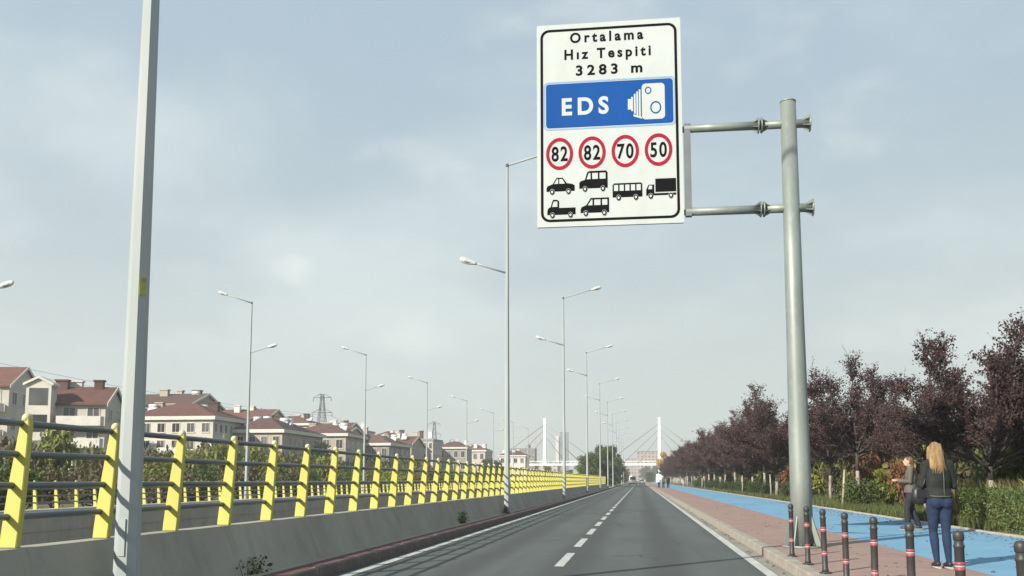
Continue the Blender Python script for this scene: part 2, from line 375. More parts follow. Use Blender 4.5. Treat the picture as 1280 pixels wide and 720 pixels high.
RY0, RY1 = -40.0, 1200.0
road = MB().quad((-4.4,RY0,0),(2.16,RY0,0),(2.16,RY1,0),(-4.4,RY1,0)).build('road', M['asphalt'])
tag(road, kind='structure')
tag(MB().quad((-23.2,CUT0+1,ZC+0.01),(-7,CUT0+1,ZC+0.01),(-7,CUT1-1,ZC+0.01),(-23.2,CUT1-1,ZC+0.01)).build('sunken_road', M['asphalt']), kind='structure')
MB().quad((1.76,RY0,0.004),(1.92,RY0,0.004),(1.92,700,0.004),(1.76,700,0.004)).build('edge_line', M['line_paint'], road)
MB().quad((-4.24,RY0,0.004),(-4.08,RY0,0.004),(-4.08,700,0.004),(-4.24,700,0.004)).build('edge_line', M['line_paint'], road)
dash_me = MB().quad((-0.075,0,0),(0.075,0,0),(0.075,2.8,0),(-0.075,2.8,0)).mesh('lane_dash', M['line_paint'])
for k in range(-4, 76):
    put('lane_dash', dash_me, road, (-1.285, 15.26 + 4.5 * k, 0.004))
tag(MB().quad((1.93,RY0,0.004),(2.148,RY0,0.004),(2.148,700,0.004),(1.93,700,0.004)).build('gutter', M['gutter']), kind='structure')

# right pavement with its kerb stones
pav = MB().box(2.352, 4.4, RY0, 700, -0.1, 0.15).build('pavement', M['pavers']); tag(pav, kind='structure')
rk = MB().box(2.15, 2.35, 70.0, 700, -0.1, 0.152).build('kerb', M['kerb_stone']); tag(rk, kind='structure')
ks = bevel(MB().box(-0.1, 0.1, 0.006, 0.994, -0.1, 0.155).mesh('kerb_stone', M['kerb_stone']), 0.02, 2)
for k in range(-4, 70):
    put('kerb_stone', ks, rk, (2.25 + rnd.uniform(-.004, .004), k, rnd.uniform(-.005, .005)), rnd.uniform(-.004, .004))
cyc = MB().box(4.402, 7.8, RY0, 700, -0.1, 0.154).build('cycle_path', M['cycle_paint']); tag(cyc, kind='structure')
edg = MB().box(7.802, 7.95, 60, 700, -0.1, 0.19).build('edging_kerb', M['edging']); tag(edg, kind='structure')
es = bevel(MB().box(-0.075, 0.075, 0.005, 0.995, -0.1, 0.19).mesh('edging_stone', M['edging']), 0.012, 1)
for k in range(8, 60):
    put('edging_stone', es, edg, (7.876 + rnd.uniform(-.004, .004), k, rnd.uniform(-.006, .006)))
verge = MB(); nx, ny = 14, 90
vv = []; 
for j in range(ny + 1):
    for i in range(nx + 1):
        x = 7.955 + i * 3.0; y = RY0 + (700 - RY0) * (j / ny) ** 1.6
        z = 0.15 + (0 if i == 0 else 0.10 * math.sin(x * 1.7 + y * .3) * math.cos(y * .21) + 0.012 * i)
        vv.append((x, y, z))
ff = [(j*(nx+1)+i, j*(nx+1)+i+1, (j+1)*(nx+1)+i+1, (j+1)*(nx+1)+i) for j in range(ny) for i in range(nx)]
verge.add(vv, ff, True)
tag(verge.build('verge', M['verge_soil']), kind='structure')

# left strip below the wall
tag(MB().box(-5.3, -4.78, RY0, 176, -0.1, 0.13).build('wall_footing_strip', M['concrete']), kind='structure')
tag(MB().box(-4.778, -4.52, RY0, 700, -0.1, 0.145).build('red_paver_strip', M['red_strip']), kind='structure')
lk = MB().box(-4.518, -4.40, 70, 700, -0.1, 0.15).build('median_kerb', M['kerb_dark']); tag(lk, kind='structure')
lks = bevel(MB().box(-0.059, 0.059, 0.006, 0.994, -0.1, 0.15).mesh('kerb_stone', M['kerb_dark']), 0.012, 1)
for k in range(-2, 70):
    put('kerb_stone', lks, lk, (-4.459, k, rnd.uniform(-.005, .005)))
tag(MB().box(-14, -4.78, 176.2, 700, -0.1, 0.13).build('median_ground', M['verge_soil']), kind='structure')

# ------------------------------------------------------------------ concrete walls
w = MB(); prof = [(-5.05, 0.12), (-5.33, 0.76), (-5.55, 0.76), (-5.55, 0.55), (-5.62, 0.5), (-5.62, -5.58), (-5.46, -5.58), (-5.46, 0.12)]
w.add([(x, y, z) for y in (-12, 152.5) for x, z in prof],
      [tuple(range(7, -1, -1)), tuple(range(8, 16))] + [(k, (k + 1) % 8, (k + 1) % 8 + 8, k + 8) for k in range(8)])
wall = w.build('parapet_wall', M['concrete']); tag(wall, 'long grey stained concrete parapet beside the left lane under the near yellow railing', 'wall')
bpy.context.view_layer.update()
w = MB(); w.box(-24.55, -24.0, -20, 174, -5.58, 0.05)
fw = w.build('retaining_wall', M['concrete']); tag(fw, 'grey concrete retaining wall across the sunken road', 'wall')
MB().box(-24.6, -23.93, -20, 174, 0.053, 0.16).build('coping', M['pale_concrete'], fw)
MB().box(-23.998, -23.97, -20, 174, -0.72, -0.62).build('string_course', M['concrete'], fw)

# ------------------------------------------------------------------ yellow railings
def post_mesh():
    b = MB()
    # plate set across the road: wide at its foot, narrow and bent towards the road at the head
    secs = [(0.0, -0.080, 0.084), (0.10, -0.073, 0.094), (0.35, -0.045, 0.112), (0.65, -0.006, 0.130), (0.9, 0.033, 0.144), (1.06, 0.058, 0.150), (1.13, 0.075, 0.144)]
    hw = 0.035; n = len(secs); vs = []
    for z, a, c in secs: vs += [(a, -hw, z), (c, -hw, z), (c, hw, z), (a, hw, z)]
    fs = [(3, 2, 1, 0), tuple(4 * (n - 1) + k for k in range(4))]
    for i in range(n - 1):
        for k in range(4): fs.append((4*i + k, 4*i + (k + 1) % 4, 4*i + 4 + (k + 1) % 4, 4*i + 4 + k))
    b.add(vs, fs); me = b.mesh('post', M['yellow']); return bevel(me, 0.008, 1)
PM = post_mesh()
CAPM = MB().ell((0.108, 0, 1.128), (0.044, 0.05, 0.045), 10, 6).mesh('post_cap', M['cap'])
RAIL_Z = (0.27, 0.54, 0.815, 1.085)
RAIL_X = (-0.01, 0.018, 0.044, 0.072)
def railing(x, z0, y0, n, step, flip, label):
    t = thing('railing', label, 'railing', (x, y0, z0), PI if flip else 0.0)
    s = -1 if flip else 1
    for k in range(n):
        p = put('post', PM, t, (rnd.uniform(-.006, .006), s * k * step, 0)); p.rotation_euler = (0, rnd.uniform(-.012, .012), rnd.uniform(-.05, .05))
        if k < 26: put('cap', CAPM, p)
    L = (n - 1) * step
    for rx, rz in zip(RAIL_X, RAIL_Z):
        pts = [(rx + rnd.uniform(-.004, .004), s * (-0.6 + (L + 1.2) * q / 60), rz + rnd.uniform(-.004, .004)) for q in range(61)]
        MB().tube(pts, 0.03, 8).build('rail', M['rail'], t)
    return t
railing(-5.44, 0.762, 3.46, 103, 1.45, False, 'near railing of bright yellow posts and grey rails on the parapet by the road')
railing(-24.27, 0.162, 3.0, 117, 1.45, True, 'far railing of yellow posts and grey rails across the sunken road')

# ------------------------------------------------------------------ street lamps
def head_mesh():
    b = MB()
    secs = [(0.0, 0.045, 0.045), (0.08, 0.07, 0.055), (0.3, 0.12, 0.068), (0.52, 0.13, 0.06), (0.66, 0.09, 0.042), (0.71, 0.03, 0.018)]
    b.tube([(x, 0, 0.0) for x, _, _ in secs], [(h, wd) for _, wd, h in secs], 12)
    return b.mesh('lamp_head', M['lamp_head'])
HEAD = head_mesh()
GLASS = MB().ell((0.40, 0, -0.035), (0.23, 0.095, 0.055), 12, 6).mesh('glass', M['lamp_glass'])
COLLAR = MB().lathe([(0.055, -0.06), (0.062, -0.05), (0.062, 0.05), (0.055, 0.06)], 10).mesh('collar', M['dark_joint'])
def arm(t, z, dx, dz, r=0.038, name='arm'):
    d = Vector((dx, 0, dz)); L = d.length - 0.75
    a = MB().tube([(0, 0, 0), (dx * .5, 0, dz * .5), (dx * L / d.length, 0, dz * L / d.length)], [r, r * .95, r * .85], 8).build('arm', M['lamp_steel'], t, (0, 0, z))
    e = Vector((dx, 0, dz)) * (L / d.length - 0.03)
    for me, nm in ((HEAD, 'lamp_head'), (GLASS, 'glass')):
        h = put(nm, me, a, e); h.rotation_euler = (0, -math.atan2(dz, abs(dx)), 0 if dx > 0 else PI)
        if dx < 0: h.rotation_euler = (0, -math.atan2(dz, abs(dx)), PI)
    return a
def street_lamp(x, y, z0, H, up, low, label, group, near=False):
    t = thing('street_lamp', label, 'street lamp', (x, y, z0), 0, group)
    b = MB(); n = 8
    pole = b.tube([(0, 0, 0), (0, 0, 6.0), (0, 0, H)], [0.122, 0.08, 0.05], n, smooth=False, phase=PI / 8 + R(6)).build('pole', M['lamp_steel'], t)
    MB().box(-0.2, 0.2, -0.2, 0.2, 0.001, 0.025).build('base_plate', M['lamp_steel'], t)
    if near:
        stk = MB().box(0.094, 0.099, -0.03, 0.03, 3.02, 3.2).build('sticker', M['lime_tape'], pole); stk.rotation_euler = (0, 0, -PI / 4 + R(6))
        MB().box(-0.035, 0.035, -0.119, -0.1, 0.5, 0.85).build('access_door', M['lamp_steel'], pole)
        for k in range(4):
            MB().lathe([(0.018, 0.025), (0.018, 0.055), (0.01, 0.07)], 6, ((-1) ** k * .155, (1 if k < 2 else -1) * .155, 0)).build('bolt', M['dark_joint'], t)
    for z, dx, dz in (up, low):
        arm(t, z, dx, dz)
        put('collar', COLLAR, t, (0, 0, z))
    return t
M['lime_tape'] = mat('lime_tape', (0.42, 0.42, 0.06), 0.6, (0.2, 0.22, 0.08), 9, 4)
ords = ['nearest', 'second', 'third', 'fourth', 'fifth', 'sixth', 'seventh', 'eighth', 'ninth', 'tenth', 'eleventh']
GL = 'street lamps along the median wall'
near_lamps = [(8.8, 9.1), (35.6, 9.05), (63.0, 10.1), (91.0, 11.1), (121.0, 11.2), (150.0, 11.2), (178.0, 11.2), (206.0, 11.2), (234.0, 11.2), (262, 11.2), (290, 11.2)]
for k, (y, lz) in enumerate(near_lamps):
    lab = ['tall grey pole filling the left of the view, in front of the yellow railing',
           'grey double arm lamp whose upper arm goes behind the road sign',
           'double arm lamp just right of and beyond the one touching the sign edge'][k] if k < 3 else 'grey double arm street lamp, ' + ords[k] + ' along the median wall counting from the camera'
    street_lamp(-4.9, y, 0.131, 13.35, (13.28, 2.65, 0.72), (lz, -1.95, 0.66), lab, GL, near=(k == 0))
GF = 'street lamps behind the far railing'
for k, y in enumerate((32.6, 59.0, 85.5, 111.5, 138, 164, 190, 216)):
    lab = ['far side double arm lamp whose lamp head alone enters at the left edge', 'far side double arm lamp next right of the big grey pole'][k] if k < 2 else 'pale double arm lamp on the far side, ' + ords[k] + ' from the camera behind the far railing'
    street_lamp(-24.95, y, -0.249, 13.15, (13.08, -2.45, 0.85), (8.45 if k == 0 else 9.8, 1.9, 0.55), lab, GF)

# ------------------------------------------------------------------ overhead speed sign
SX, SY = 2.88, 18.03
t = thing('road_sign', 'large white overhead average speed control sign hung from a grey steel post', 'road sign', (SX, SY, 0.15))
pole = MB().lathe([(0.195, 0.03), (0.19, 1.2), (0.165, 4.0), (0.145, 8.3)], 24).build('post', M['galv'], t)
MB().lathe([(0.15, 8.3), (0.15, 8.33), (0.13, 8.345)], 24).build('cap', M['galv'], t)
MB().lathe([(0.36, 0.0), (0.36, 0.035)], 24).build('base_flange', M['galv'], t)
for k in range(8):
    a = 2 * PI * k / 8 + 0.2
    b = MB(); b.prism([(0.17, 0.036), (0.34, 0.036), (0.34, 0.10), (0.17, 0.62)], -0.009, 0.009)
    o = b.build('gusset', M['galv'], t); o.rotation_euler = (0, 0, a)
    b = MB(); b.lathe([(0.024, 0.035), (0.024, 0.065), (0.014, 0.09)], 6, (0.305, 0, 0)); o = b.build('bolt', M['dark_joint'], t); o.rotation_euler = (0, 0, a + PI / 8)
for z in (8.03 - .15, 6.4 - .15):
    a = MB().tube([(0.37, 0, z), (-0.54, 0, z)], 0.082, 14).build('arm', M['galv'], t)
    MB().tube([(-0.5, 0, z), (-1.2, 0, z), (-1.95, 0, z)], [0.082, 0.08, 0.078], 14).build('arm_extension', M['galv'], a)
    for dx in (-0.56, -0.50):
        MB().tube([(dx - .012, 0, z), (dx + .012, 0, z)], 0.15, 14).build('flange', M['galv'], a)
    for k in range(6):
        q = 2 * PI * k / 6
        for sgn in (-1, 1):
            f = MB(); f.add([(-.53 + sgn * .045, 0, .075), (-.53 + sgn * .045, 0, .14), (-.53 + sgn * .15, 0, .078), ] + [(-.53 + sgn * .045, .01, .075), (-.53 + sgn * .045, .01, .14), (-.53 + sgn * .15, .01, .078)],
                             [(0,1,2),(5,4,3),(0,3,4,1),(1,4,5,2),(2,5,3,0)])
            o = f.build('rib', M['galv'], a, (0, 0, z)); o.rotation_euler = (q, 0, 0)
    MB().tube([(0.37, 0, z), (0.385, 0, z)], [0.082, 0.165], 14, cap=True).build('end_flange', M['galv'], a)
    for k in range(6):
        f = MB(); f.add([(.24, -.006, .078), (.37, -.006, .078), (.37, -.006, .155), (.24, .006, .078), (.37, .006, .078), (.37, .006, .155)],
                        [(0,1,2),(5,4,3),(0,3,4,1),(1,4,5,2),(2,5,3,0)])
        o = f.build('rib', M['galv'], a, (0, 0, z)); o.rotation_euler = (2 * PI * k / 6, 0, 0)
    MB().tube([(0.383, 0, z), (0.395, 0, z)], 0.165, 14).build('end_plate', M['galv'], a)
MB().box(-1.95, -1.83, -0.07, 0.07, 6.31 - .15, 8.115 - .15).build('upright', M['frame_dark'], t)
for z in (8.03 - .15, 6.4 - .15):
    MB().box(-4.6, -1.952, 0.005, 0.07, z - .05, z + .05).build('backing_rail', M['frame_dark'], t)
# the panel. u, v run 0..1 from its top left corner
PW, PH = 2.79, 4.07
PX0, PZ1 = -1.89 - SX, 10.25 - .15
FY = -0.06
def U(u): return PX0 + u * PW
def V(v): return PZ1 - v * PH
def rrect(x0, x1, z0, z1, r, n=6):
    p = []
    for cx, cz, a0 in ((x1 - r, z0 + r, -90), (x1 - r, z1 - r, 0), (x0 + r, z1 - r, 90), (x0 + r, z0 + r, 180)):
        for k in range(n + 1):
            a = R(a0 + 90 * k / n); p.append((cx + r * math.cos(a), cz + r * math.sin(a)))
    return p
def flat(poly, layer, m, name, parent):
    y1 = FY - 0.004 * layer
    return MB().prism(poly, y1 - 0.003, y1).build(name, m, parent)
panel = MB().prism(rrect(PX0, PX0 + PW, PZ1 - PH, PZ1, 0.02, 2), FY, -FY - 0.058).build('sign_panel', M['sign_white'], t)
def ring(po, pi, layer, m, name, parent):
    y = FY - 0.004 * layer; n = len(po); b = MB()
    vs = [(x, y - .003, z) for x, z in po] + [(x, y - .003, z) for x, z in pi] + [(x, y, z) for x, z in po] + [(x, y, z) for x, z in pi]
    fs = []
    for k in range(n):
        q = (k + 1) % n
        fs += [(k, q, n + q, n + k), (q, k, 2*n + k, 2*n + q), (n + k, n + q, 3*n + q, 3*n + k)]
    return b.add(vs, fs).build(name, m, parent)
ring(rrect(U(.026), U(.974), V(.976), V(.024), .17), rrect(U(.026) + .05, U(.974) - .05, V(.976) + .05, V(.024) - .05, .125), 0.3, M['sign_black'], 'border', panel)
_fc = {}
def text_mesh(body, space=1.0, bold=0.0):
    cu = bpy.data.curves.new('lettering', 'FONT'); cu.body = body; cu.size = 1; cu.space_character = space; cu.offset = bold; cu.extrude = 0.0015; cu.resolution_u = 6
    o = bpy.data.objects.new('lettering', cu); C.objects.link(o)
    bpy.context.view_layer.update()
    me = bpy.data.meshes.new_from_object(o.evaluated_get(bpy.context.evaluated_depsgraph_get()))
    bpy.data.objects.remove(o); bpy.data.curves.remove(cu)
    return me
def lettering(body, u0, u1, v0, v1, m, parent, layer, space=1.25, bold=0.012, cap='H'):
    """fit the text between u0..u1 and its capitals between v0 (top) and v1 (baseline)"""
    me = text_mesh(body, space, bold); cm = text_mesh(cap, 1.0, bold)
    xs = [v.co.x for v in me.vertices]; x0, x1 = min(xs), max(xs)
    zs = [v.co.y for v in cm.vertices]; z0, z1 = min(zs), max(zs)
    kx = (U(u1) - U(u0)) / (x1 - x0); kz = (V(v0) - V(v1)) / (z1 - z0); y = FY - .004 * layer - .002
    for v in me.vertices:
        x, z, q = v.co.x, v.co.y, v.co.z
        v.co = (U(u0) + (x - x0) * kx, y - q, V(v1) + (z - z0) * kz)
    me.materials.clear(); me.materials.append(m); me.name = 'lettering'
    return put('lettering', me, panel if parent is None else parent)
lettering('Ortalama', .235, .745, .046, .097, M['sign_black'], None, .4, 1.45, .03)
lettering('H\u0131z Tespiti', .195, .795, .129, .180, M['sign_black'], None, .4, 1.42, .03)
lettering('3283 m', .275, .735, .211, .262, M['sign_black'], None, .4, 1.5, .03)
# blue camera panel
ring(rrect(U(.045), U(.96), V(.528), V(.288), .10), rrect(U(.058), U(.947), V(.521), V(.295), .075), .3, M['sign_pale_blue'], 'blue_panel_edge', panel)
flat(rrect(U(.064), U(.941), V(.517), V(.299), .06), .5, M['sign_blue'], 'blue_panel', panel)
lettering('EDS', .175, .50, .372, .458, M['sign_white'], None, 1.6, 1.45, .035)
flat(rrect(U(.728), U(.885), V(.496), V(.320), .075), 1.5, M['sign_white'], 'camera_body_symbol', panel)
def circ(cu, cv, ru, rv, n=32): return [(U(cu) + ru * math.cos(2 * PI * k / n), V(cv) + rv * math.sin(2 * PI * k / n)) for k in range(n)]
ring(circ(.772, .354, .062, .074), circ(.772, .354, .042, .052), 2.5, M['sign_blue'], 'camera_lens_symbol', panel)
ring(circ(.822, .439, .105, .125), circ(.822, .439, .08, .097), 2.5, M['sign_blue'], 'camera_lens_symbol', panel)
for u0, u1, va, vb in ((.632, .655, .392, .444), (.655, .668, .382, .452), (.674, .686, .368, .466), (.691, .703, .357, .474), (.708, .720, .347, .482)):
    flat([(U(u0), V(vb)), (U(u1), V(vb)), (U(u1), V(va)), (U(u0), V(va))], 1.5, M['sign_white'], 'camera_bellows_symbol', panel)
flat([(U(.670), V(.468)), (U(.728), V(.482)), (U(.728), V(.492)), (U(.670), V(.478))], 1.6, M['sign_white'], 'camera_bellows_symbol', panel)
# speed roundels
for cu, num in ((.157, '82'), (.382, '82'), (.61, '70'), (.836, '50')):
    cv = .645
    ring(circ(cu, cv, .262, .322, 40), circ(cu, cv, .2, .25, 40), .5, M['sign_red'], 'speed_limit_ring', panel)
    lettering(num, cu - .056, cu + .056, cv - .037, cv + .037, M['sign_black'], None, .4, 1.2, .022, '8')
# vehicle pictograms: outlines in pictogram units (0..1 wide, 0..1 high), vehicles face left
def picto(u0, u1, v0, v1, body, windows, wheels):
    X = lambda a: U(u0 + (u1 - u0) * a); Z = lambda b: V(v1 + (v0 - v1) * b)
    flat([(X(a), Z(b)) for a, b in body], .4, M['sign_black'], 'vehicle_symbol', panel)
    for wd in windows: flat([(X(a), Z(b)) for a, b in wd], 1.4, M['sign_white'], 'vehicle_window_symbol', panel)
    for a in wheels:
        cx, cz = X(a), Z(.17); rx = .042; rz = .053
        cc = lambda k: [(cx + rx * k * math.cos(2 * PI * q / 16), cz + rz * k * math.sin(2 * PI * q / 16)) for q in range(16)]
        flat(cc(1.13), 1.2, M['sign_white'], 'vehicle_wheel_symbol', panel); flat(cc(1.0), 2.3, M['sign_black'], 'vehicle_wheel_symbol', panel); flat(cc(.5), 3.4, M['sign_white'], 'vehicle_wheel_symbol', panel)
picto(.065, .26, .76, .845, [(0,.2),(1,.2),(1,.52),(.92,.6),(.72,.66),(.58,.98),(.36,.98),(.22,.62),(.04,.52),(0,.4)],
      [[(.27,.63),(.42,.63),(.42,.9),(.38,.9)], [(.46,.63),(.66,.63),(.56,.9),(.46,.9)]], (.2, .78))
picto(.292, .487, .735, .84, [(0,.2),(1,.2),(1,.92),(.95,1),(.36,1),(.28,.94),(.2,.6),(.05,.54),(0,.46)],
      [[(.26,.62),(.4,.62),(.4,.9),(.34,.9)], [(.46,.62),(.66,.62),(.66,.9),(.46,.9)], [(.72,.62),(.93,.62),(.93,.9),(.72,.9)]], (.2, .83))
picto(.07, .265, .868, .96, [(0,.2),(1,.2),(1,.56),(.42,.56),(.42,.92),(.34,1),(.2,1),(.12,.62),(.03,.54),(0,.4)],
      [[(.17,.62),(.36,.62),(.36,.9),(.23,.9)]], (.18, .82))
picto(.30, .495, .866, .955, [(0,.2),(1,.2),(1,1),(.36,1),(.2,.62),(.04,.52),(0,.4)],
      [[(.26,.6),(.42,.6),(.42,.9),(.38,.9)], [(.48,.6),(.7,.6),(.7,.9),(.48,.9)], [(.76,.6),(.94,.6),(.94,.9),(.76,.9)]], (.18, .83))
picto(.52, .722, .80, .885, [(0,.2),(1,.2),(1,.94),(.95,1),(.05,1),(0,.9)],
      [[(.05 + .19 * k, .56), (.05 + .19 * k + .14, .56), (.05 + .19 * k + .14, .9), (.05 + .19 * k, .9)] for k in range(5)], (.2, .78))
picto(.748, .95, .785, .885, [(0,.2),(1,.2),(1,.3),(.27,.3),(.27,.72),(.08,.72),(0,.48)], [[(.07,.5),(.2,.5),(.2,.67),(.1,.67)]], (.15, .82))
flat([(U(.748 + .202 * a), V(.885 - .1 * b)) for a, b in ((.31,.36),(1,.36),(1,1),(.31,1))], .4, M['sign_black'], 'vehicle_symbol', panel)

# ------------------------------------------------------------------ bollards
def bollard(x, y, label):
    t = thing('bollard', label, 'bollard', (x, y, 0.156), rnd.uniform(0, 6), 'black bollards along the pavement kerb')
    t.rotation_euler = (rnd.uniform(-.02, .02), rnd.uniform(-.02, .02), 0)
    put('shaft', BM['shaft'], t); put('cap', BM['cap'], t); put('base_flange', BM['base'], t)
    for z in (0.25, 0.555):
        put('reflective_band', BM['white'], t, (0, 0, z))
        for d in (-.021, .021): put('reflective_band', BM['red'], t, (0, 0, z + d))
BM = {'shaft': MB().lathe([(0.042, 0.012), (0.042, 0.05), (0.036, 0.06), (0.036, 0.69), (0.041, 0.695), (0.041, 0.71), (0.034, 0.72), (0.034, 0.745)], 14).mesh('shaft', M['bollard']),
      'cap': MB().lathe([(0.034, 0.745), (0.04, 0.752), (0.041, 0.785), (0.037, 0.803), (0.026, 0.815), (0.008, 0.82)], 14).mesh('cap', M['bollard']),
      'base': MB().lathe([(0.08, 0.0), (0.08, 0.008), (0.05, 0.02)], 14).mesh('base_flange', M['bollard']),
      'white': MB().lathe([(0.0378, -0.008), (0.0378, 0.008)], 14).mesh('reflective_band', M['band_white']),
      'red': MB().lathe([(0.0382, -0.012), (0.0382, 0.012)], 14).mesh('reflective_band', M['band_red'])}
for y, lab in ((15.8, 'black bollard with red bands, farthest of the row and left of the sign post base'),
               (14.35, 'black bollard standing right in front of the sign post base'),
               (13.05, 'black bollard just right of the sign post base, third from the far end'),
               (11.75, 'black bollard fourth from the far end, between sign post and the people'),
               (10.37, 'black bollard fifth from the far end, left of the person in grey jacket'),
               (9.0, 'black bollard seen below the feet of the person in grey jacket'),
               (7.66, 'black bollard just right of the blonde woman in jeans'),
               (6.42, 'nearest black bollard cut by the right edge of the view')):
    bollard(2.36, y, lab)

# ------------------------------------------------------------------ trees and shrubs
def leaf(b, p, s, rr, droop=0.0):
    d = Vector((rr.gauss(0, 1), rr.gauss(0, 1), rr.gauss(0, 1) - droop)).normalized()
    a = Vector((rr.gauss(0, 1), rr.gauss(0, 1), rr.gauss(0, 1))); a = (a - d * a.dot(d)).normalized()
    q = d.cross(a)
    p = Vector(p)
    b.v += [tuple(p), tuple(p + d * s * .5 + a * s * .32 + q * s * .08), tuple(p + d * s), tuple(p + d * s * .5 - a * s * .32 + q * s * .08)]
    o = len(b.v) - 4; b.f += [(o, o + 1, o + 2, o + 3)]; b.sm += [False]
def plum_tree_meshes(seed, H=6.0, nlimb=8, leaves=7, ls=0.095, spread=1.0, th0=2.1):
    rr = random.Random(seed); wood = MB(); crown = MB(); twigs = MB()
    th = th0 + rr.uniform(-.12, .15)
    base = [(0, 0, 0), (rr.uniform(-.03, .03), rr.uniform(-.03, .03), .7), (rr.uniform(-.07, .07), rr.uniform(-.07, .07), th)]
    lime = MB().tube([base[0], base[1], Vector(base[1]).lerp(Vector(base[2]), .5)], [.095, .075, .07], 9)
    wood.tube([Vector(base[1]).lerp(Vector(base[2]), .48), base[2], (base[2][0], base[2][1], th + .25)], [.068, .075, .05], 9)
    top = Vector(base[2]); ra, rb = 2.7 * spread, H - th
    for i in range(nlimb):
        az = 2.4 * i + rr.uniform(-.35, .35); f0 = (i + .5) / nlimb
        tilt = R(10 + 68 * f0 ** .75 + rr.uniform(-5, 5))
        L = rr.uniform(.84, 1.0) / math.sqrt((math.sin(tilt) / ra) ** 2 + (math.cos(tilt) / rb) ** 2)
        d = Vector((math.sin(tilt) * math.cos(az), math.sin(tilt) * math.sin(az), math.cos(tilt)))
        pts = [top + Vector((0, 0, rr.uniform(-.25, .2)))]
        d = (d - Vector((0, 0, .12))).normalized()
        for s in range(7):
            d = (d + Vector((rr.gauss(0, .07), rr.gauss(0, .07), .045 + rr.gauss(0, .04)))).normalized()
            pts.append(pts[-1] + d * L / 7)
        wood.tube(pts, [.045, .039, .032, .026, .02, .014, .009, .005], 6)
        for k in range(2):                                          # upright bare shoots that stand out of the crown
            p = pts[rr.choice((4, 5, 6, 7))]; d3 = Vector((rr.gauss(0, .25), rr.gauss(0, .25), 1)).normalized(); q = [p]
            l3 = rr.uniform(.35, .95)
            for s in range(3):
                d3 = (d3 + Vector((rr.gauss(0, .08), rr.gauss(0, .08), 0))).normalized(); q.append(q[-1] + d3 * l3 / 3)
            twigs.tube(q, [.011, .008, .006, .003], 3, cap=False)
            for _ in range(9):
                ff = rr.uniform(.1, 1.0); j = min(int(ff * 3), 2)
                leaf(crown, q[j].lerp(q[j + 1], ff * 3 - j) + Vector((rr.gauss(0, .03), rr.gauss(0, .03), 0)), ls * rr.uniform(.5, .95), rr, 0)
        for k in range(int(13 + 7 * L)):
            f = rr.uniform(.24, 1.0) ** .75; idx = min(int(f * 7), 6); p = pts[idx].lerp(pts[idx + 1], f * 7 - idx)
            a2 = rr.uniform(0, 2 * PI); t2 = R(rr.uniform(15, 85))
            d2 = Vector((math.sin(t2) * math.cos(a2), math.sin(t2) * math.sin(a2), math.cos(t2)))
            l2 = rr.uniform(.4, 1.05) * (1.15 - .45 * f)
            q = [p]
            for s in range(3):
                d2 = (d2 + Vector((rr.gauss(0, .12), rr.gauss(0, .12), .18))).normalized(); q.append(q[-1] + d2 * l2 / 3)
            twigs.tube(q, [.013, .009, .006, .003], 3, cap=False)
            for _ in range(int(leaves * 1.9)):
                ff = rr.uniform(.1, 1.05); j = min(int(ff * 3), 2)
                pp = q[j].lerp(q[j + 1], ff * 3 - j)
                leaf(crown, pp + Vector((rr.gauss(0, .07), rr.gauss(0, .07), rr.gauss(0, .07))), ls * rr.uniform(.55, 1.15), rr, .3)
            for _ in range(3):
                st = q[rr.choice((1, 2))]; e = st + Vector((rr.gauss(0, .22), rr.gauss(0, .22), rr.uniform(.05, .36)))
                twigs.tube([st, e], [.006, .002], 3, cap=False)
                for _ in range(int(leaves * 1.25)):
                    leaf(crown, st.lerp(e, rr.uniform(.1, 1.02)) + Vector((rr.gauss(0, .035), rr.gauss(0, .035), rr.gauss(0, .035))), ls * rr.uniform(.6, 1.2), rr, .2)
    return lime.mesh('trunk', M['limewash']), wood.mesh('limbs', M['bark']), twigs.mesh('twigs', M['bark']), crown.mesh('crown', M['plum'])
PLUM = [plum_tree_meshes(11, 6.0, 22, 8, .088, 1.1, 1.6), plum_tree_meshes(23, 5.9, 16, 6.8, .085, .88), plum_tree_meshes(37, 5.8, 18, 7.2, .088, .95), plum_tree_meshes(41, 6.0, 19, 7.6, .09, .96)]
def plum(x, y, sc, var, label, group):
    t = thing('plum_tree', label, 'tree', (x, y, 0.15), rnd.uniform(0, 6.28), group)
    t.scale = (sc * rnd.uniform(.95, 1.1),) * 2 + (sc,)
    a, b, c, d = PLUM[var]
    put('trunk', a, t); put('limbs', b, t); put('crown', d, t); put('twigs', c, t)
GP = 'purple leaved plum trees along the cycle path'
plabel = {0: 'dark purple plum tree cut by the right edge, nearest of the row', 1: 'largest purple plum tree, rising behind the blonde woman', 2: 'purple plum tree right behind the person in the grey jacket',
          3: 'rounded purple plum tree immediately right of the sign post', 4: 'purple plum tree half hidden behind the sign post', 5: 'purple plum tree standing just left of the sign post'}
py = [(12.4, 23.0, 1.0, 1), (10.0, 29.3, 1.04, 0), (10.4, 37.3, .86, 2), (9.7, 45.0, 1.16, 3), (10.2, 54.0, .98, 1), (9.0, 66.0, 1.34, 0), (9.5, 76.0, 1.22, 2)]
nth = ('seventh', 'eighth', 'ninth', 'tenth', 'eleventh', 'twelfth', 'thirteenth', 'fourteenth', 'fifteenth', 'sixteenth')
def plum_label(k):
    return 'purple plum tree in the path side row, ' + nth[k - 6] + ' from the right edge' if k < 16 else 'far purple plum tree in the path side row beyond the sixteenth from the right edge'
yy = 86.0
while yy < 330:
    py.append((9.2 + rnd.uniform(-.3, .6), yy, rnd.uniform(1.2, 1.42), rnd.randrange(4))); yy += rnd.uniform(7, 9.5)
for k, (x, y, s, v) in enumerate(py):
    plum(x, y, s, v, plabel.get(k, plum_label(k)), GP)
yy = 31.0; k = 0
